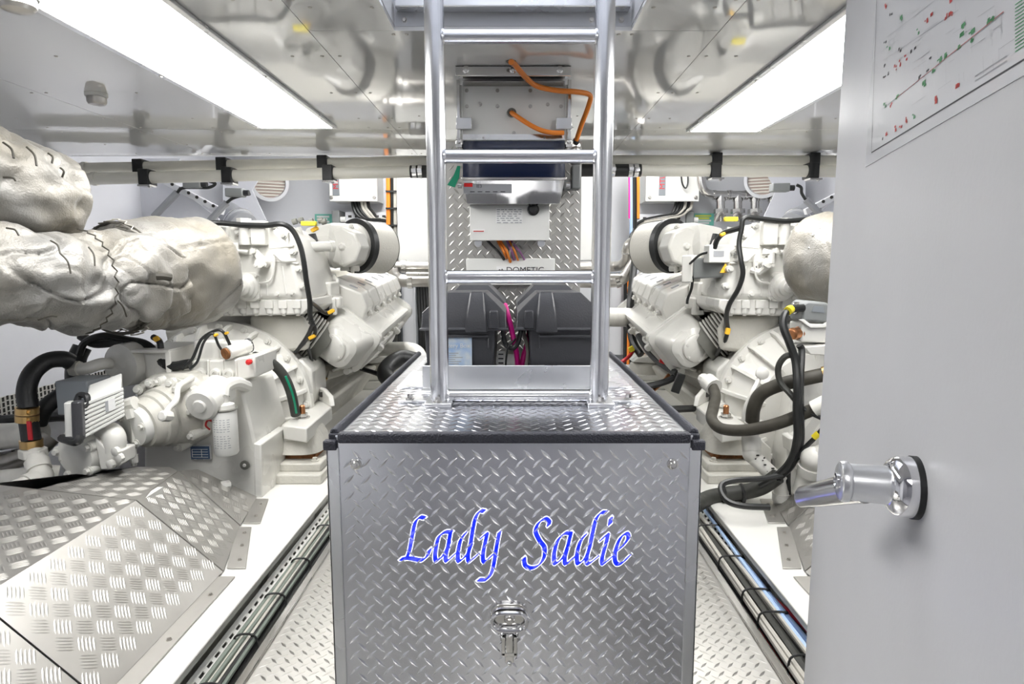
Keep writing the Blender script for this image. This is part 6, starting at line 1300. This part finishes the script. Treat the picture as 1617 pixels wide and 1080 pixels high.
# risers
for lb, px0, py0, py1, r, m, Y in (('orange conduit rising left of the left cabinet', 613, 255, 424, .024, 'cable_orange', 6.3), ('black cable riser beside the orange conduit, left', 619, 255, 425, .02, 'cable_black', 6.3), ('pale cable riser next to the left cabinet', 623.5, 255, 425, .018, 'cable_grey', 6.3),
                                    ('orange conduit rising right of the right cabinet', 1007, 255, 345, .016, 'cable_orange', 6.3), ('black cable riser right of the right cabinet', 1001, 255, 400, .028, 'cable_black', 6.3), ('pale blue riser right of the right cabinet', 996, 255, 400, .016, 'cable_blue', 6.28), ('pink riser against the right cabinet', 993, 255, 345, .008, 'cable_magenta', 6.25)):
    cable('riser_cable', lb, [P(px0, py0, Y), P(px0 + .6, (py0 + py1) / 2, Y), P(px0 + .5, py1, Y)], r, m, res=2)
for k in range(6):
    p = P(618, 275 + k * 27, 6.27); MB().bb(p.x - .055, p.x + .055, p.y - .01, p.y + .03, p.z - .008, p.z + .008).build('riser_tie', 'cable_black', label=f'black tie across the left risers, {("top", "second", "third", "fourth", "fifth", "lowest")[k]}', cat='cable tie', group='left riser ties')
# lower black bundles and trunking
for lb, px0, px1, py0, py1, m, Y in (('white cable trunking below the left pipes', 634, 658, 440, 575, 'wall_white', 6.3), ('white cable trunking right of the right battery box', 962, 984, 440, 560, 'wall_white', 6.3)):
    a, b = P(px0, py0, Y), P(px1, py1, Y); t = thing('cable_trunking', lb, 'trunking', V(((a.x + b.x) / 2, Y, b.z))); MB().bb(a.x, b.x, Y, Y + .102, b.z, a.z).build('body', m, t); MB().bb(a.x + .02, b.x - .02, Y - .006, Y, b.z, a.z).build('lid', m, t)
for k in range(5): cable('bundle_cable', f'black cable beside the left trunking, {("first", "second", "third", "fourth", "fifth")[k]} from the trunking', pcl((660 + k * 4, 440, 6.2), (661 + k * 4.5, 480, 6.15), (664 + k * 4, 530, 6.1), (663 + k * 4, 580, 6.1)), .022, 'cable_black', group='left black bundle')
for k in range(3): cable('bundle_cable', f'black cable left of the left trunking, {("first", "second", "third")[k]} from the engine', pcl((622 + k * 4, 440, 6.2), (622 + k * 4, 500, 6.2), (623 + k * 4, 575, 6.2)), .022, ('cable_black', 'hose_dark', 'cable_black')[k], group='left black bundle')
for k in range(3): cable('bundle_cable', f'dark cable right of the right trunking, {("first", "second", "third")[k]} from the trunking', pr((988 + k * 4, 430, 6.2), (988 + k * 4, 500, 6.2), (987 + k * 4, 575, 6.2)), .022, ('cable_black', 'cable_orange', 'cable_black')[k], group='right black bundle')
MB().bb(P(960, 0, 6.4).x, P(1000, 0, 6.4).x, 6.4, YB - .001, P(0, 600, 6.4).z, P(0, 430, 6.4).z).build('cable_backboard', 'grey_plastic', label='dark backboard behind the right cable bundle', cat='board'); MB().bb(P(615, 0, 6.4).x, P(690, 0, 6.4).x, 6.4, YB - .001, P(0, 600, 6.4).z, P(0, 430, 6.4).z).build('cable_backboard', 'grey_plastic', label='dark backboard behind the left cable bundle', cat='board')
# stainless cross pipes
def spipe(lb, pts, r, fl=()):
    t = thing('steel_pipe', lb, 'pipe', pts[0]); MB().tube(pts, r, 16, 6).build('tube', 'steel_pipe', t)
    for c, ax in fl: MB().cyl(V(c) - V(ax) * .02, V(c) + V(ax) * .02, r * 1.25, n=18).build('clamp', 'stainless', t)
spipe('upper stainless pipe below the left cabinet', pcl((612, 421, 5.5), (650, 421, 5.5), (720, 421, 5.5)), .05, [(P(638, 421, 5.5), (1, 0, 0))])
spipe('lower stainless pipe with elbow below the left cabinet', pcl((618, 425, 5.35), (622, 436, 5.35), (634, 443, 5.35), (660, 443, 5.35), (720, 443, 5.35)), .055, [(P(648, 443, 5.35), (1, 0, 0))])
spipe('upper stainless pipe right of the ladder', pr((900, 421, 5.5), (965, 421, 5.5), (982, 418, 5.4), (990, 408, 5.35), (992, 390, 5.3), (1000, 382, 5.3), (1012, 380, 5.3)), .045, [(P(992, 398, 5.33), (0, 0, 1))])
spipe('lower stainless pipe right of the ladder', pr((900, 445, 5.35), (965, 445, 5.35), (985, 438, 5.3), (998, 420, 5.3), (1003, 412, 5.3)), .05, [(P(975, 443, 5.33), (1, 0, .3))])
spipe('slim white painted rail under the left cabinet pipes', pcl((642, 433, 5.25), (690, 433, 5.25)), .018)
spipe('slim white painted rail right of the ladder under the pipes', pr((900, 436, 5.25), (980, 436, 5.25)), .018)
# manifold on the right bulkhead
mf = thing('pipe_manifold', 'stainless manifold with four valves behind the right engine', 'manifold', P(1170, 345, 6.3))
MB().tube(pr((1106, 268, 6.35), (1107, 288, 6.35), (1112, 301, 6.35), (1124, 307, 6.35), (1160, 308, 6.35), (1226, 307, 6.35)), .042, 14).build('header', 'stainless', mf)
for px in (1138, 1165, 1192, 1220):
    MB().tube(pr((px, 308, 6.35), (px, 325, 6.35), (px, 350, 6.35)), .042, 14, smooth=False).build('branch', 'stainless', mf)
    v = MB().cyl(P(px, 337, 6.35), P(px, 330, 6.35), .07, n=6).build('union_nut', 'stainless', mf); MB().tube(pr((px - 9, 349, 6.3), (px - 3, 338, 6.28), (px + 3, 338, 6.28), (px + 9, 349, 6.3)), .018, 8).build('valve_handle', 'steel_pipe', mf)
    MB().cyl(P(px, 318, 6.35), P(px, 314, 6.35), .05, n=14).build('collar', 'stainless', mf)
for px in (1128, 1150, 1153, 1178, 1206): MB().cyl(P(px - 2, 308, 6.35), P(px + 2, 308, 6.35), .05, n=14).build('collar', 'stainless', mf)
# round ventilators
def vent(lb, px, py, Y, s):
    t = thing('round_ventilator', lb, 'ventilator', P(px, py + 22, Y)); ax = V((s * .55, -1, -.25)).normalized(); c = P(px, py, Y)
    MB().lathe(c, ax, [(-.3, .165), (0, .165), (.03, .18), (.05, .18), (.052, .15), (.0, .145)], 36, caps=False).build('duct', 'wall_white', t); gr = MB().lathe(c, ax, [(.012, .15), (.016, .148), (.017, .001)], 32).build('grille', 'louvre_pink', t)
    fx, fy, fz = frame(ax)
    for k in range(9):
        h = -.12 + k * .03; w_ = math.sqrt(max(0.001, .145 ** 2 - h * h)); MB().box(c + ax * .024 + fy * h, (2 * w_, .012, .01), (fx, fy, ax)).build('louvre', 'pipe_cream', gr)
vent('round louvred ventilator on the bulkhead above the left engine', 425, 288, 6.25, .9); vent('round louvred ventilator on the bulkhead above the right engine', 1206, 283, 6.25, -.9)
# signs
def sign(lb, x0, x1, y0, y1, Y, yel):
    a, b = P(x0, y0, Y), P(x1, y1, Y); t = thing('safety_sign', lb, 'sign', V(((a.x + b.x) / 2, Y, b.z))); MB().bb(a.x, b.x, Y, Y + .01, b.z, a.z).build('plate', 'sign_green', t)
    for k in range(4):
        z = a.z - (a.z - b.z) * (.18 + .2 * k); MB().bb(a.x + .02, b.x - .03 - .02 * (k % 2), Y - .003, Y, z - .012, z + .006).build('sign_line', 'sign_yellow' if yel and k in (0, 1) else 'paper_white', t)
sign('green safety notice behind the left engine', 497, 525, 338, 358, YB - .011, False); sign('green safety notice with yellow lines behind the right engine', 1095, 1127, 337, 356, YB - .011, True)
for lb, px, py in (('grey terminal box beside the left green notice', 530, 346), ('grey terminal box beside the right green notice', 1090, 347)):
    p = P(px, py, 6.45); t = thing('terminal_box', lb, 'box', p - V((0, 0, .09))); MB().bb(p.x - .04, p.x + .04, 6.45, YB, p.z - .09, p.z + .09).build('case', 'grey_cast', t, bev=.01); MB().cyl(p + V((.04, .05, 0)), p + V((.09, .05, 0)), .03, n=10).build('gland', 'cabinet_white', t)
# hull frames, conduits and small boxes high on the sides
def hull_frame(s, lb):
    t = thing('trim_2' if s < 0 else 'trim_3', lb, None, (-2.5, 5.2, .9), kind='structure')
    MB().prism(ring_px([(60, 250), (285, 250), (262, 285), (345, 345), (352, 420), (60, 420)], 5.0), (0, .02, 0)).build('web_plate', 'hull_white', t)
    m = MB(); q = ring_px([(262, 283), (352, 330), (349, 339), (258, 291)], 4.97); m.prism(q, (0, .05, 0)); fl_ = m.build('face_flange', 'wall_white', t, bev=.004)
    for k in range(6): p = P(272 + k * 13, 291 + k * 6.8, 4.968); MB().cyl(p, p + V((0, -.004, 0)), .013, n=10).build('flange_hole', 'gap_dark', fl_)
    MB().prism(ring_px([(352, 262), (420, 262), (398, 300), (420, 348), (352, 348)], 5.9), (0, .02, 0)).build('web_plate', 'hull_white', t)
hull_frame(-1, 'white hull frame plate above the left exhaust'); MIR = -1; hull_frame(1, 'white hull frame plate above the right exhaust'); MIR = 1
def conduit(lb, a, b, c, Y):
    t = thing('conduit', lb, 'conduit', P(*a, Y)); MB().tube([P(*a, Y), P(*b, Y)], .026, 10, smooth=False).build('tube', 'conduit_grey', t); MB().tube([P(*b, Y)] + [P(*q, Y) for q in c], .012, 8).build('lead', 'cable_black', t)
conduit('grey diagonal conduit behind the upper left exhaust', (243, 342), (280, 304), ((288, 297), (310, 296), (330, 296), (340, 290), (330, 286)), 4.9); conduit('grey diagonal conduit nearer the left round ventilator', (330, 350), (358, 320), ((368, 313), (385, 308), (395, 306)), 4.9)
conduit('grey diagonal conduit left of the door edge', (1302, 345), (1272, 315), ((1266, 305), (1265, 296), (1258, 292)), 4.9)
for lb, px, py, Y in (('small grey box under the left pipes', 303, 290, 4.85), ('small grey box left of the left round ventilator', 370, 304, 4.85), ('small grey box right of the right round ventilator', 1236, 296, 4.85)):
    p = P(px, py, Y); t = thing('switch_box', lb, 'box', p - V((0, 0, .03))); MB().bb(p.x - .075, p.x + .06, Y, Y + .08, p.z - .03, p.z + .035).build('case', 'grey_cast', t, bev=.008); MB().cyl(p + V((.06, .03, 0)), p + V((.10, .03, 0)), .022, n=10).build('gland', 'rubber_black', t)
for lb, px, s in (('clipped flexible duct end behind the left engine housing', 375, 1), ('clipped flexible duct end behind the right engine housing', 1262, -1)):
    c = P(px, 352, 5.6); t = thing('duct_end', lb, 'duct', c - V((0, 0, .14))); ax = V((s * .6, -.5, -.3)); MB().lathe(c, ax, [(-.2, .13), (0, .13), (.01, .14), (.05, .14), (.06, .13), (.12, .13)], 28).build('hose', 'conduit_grey', t); MB().torus(c + ax.normalized() * .03, ax, .14, .008, 28, 6).build('clip', 'chrome', t)
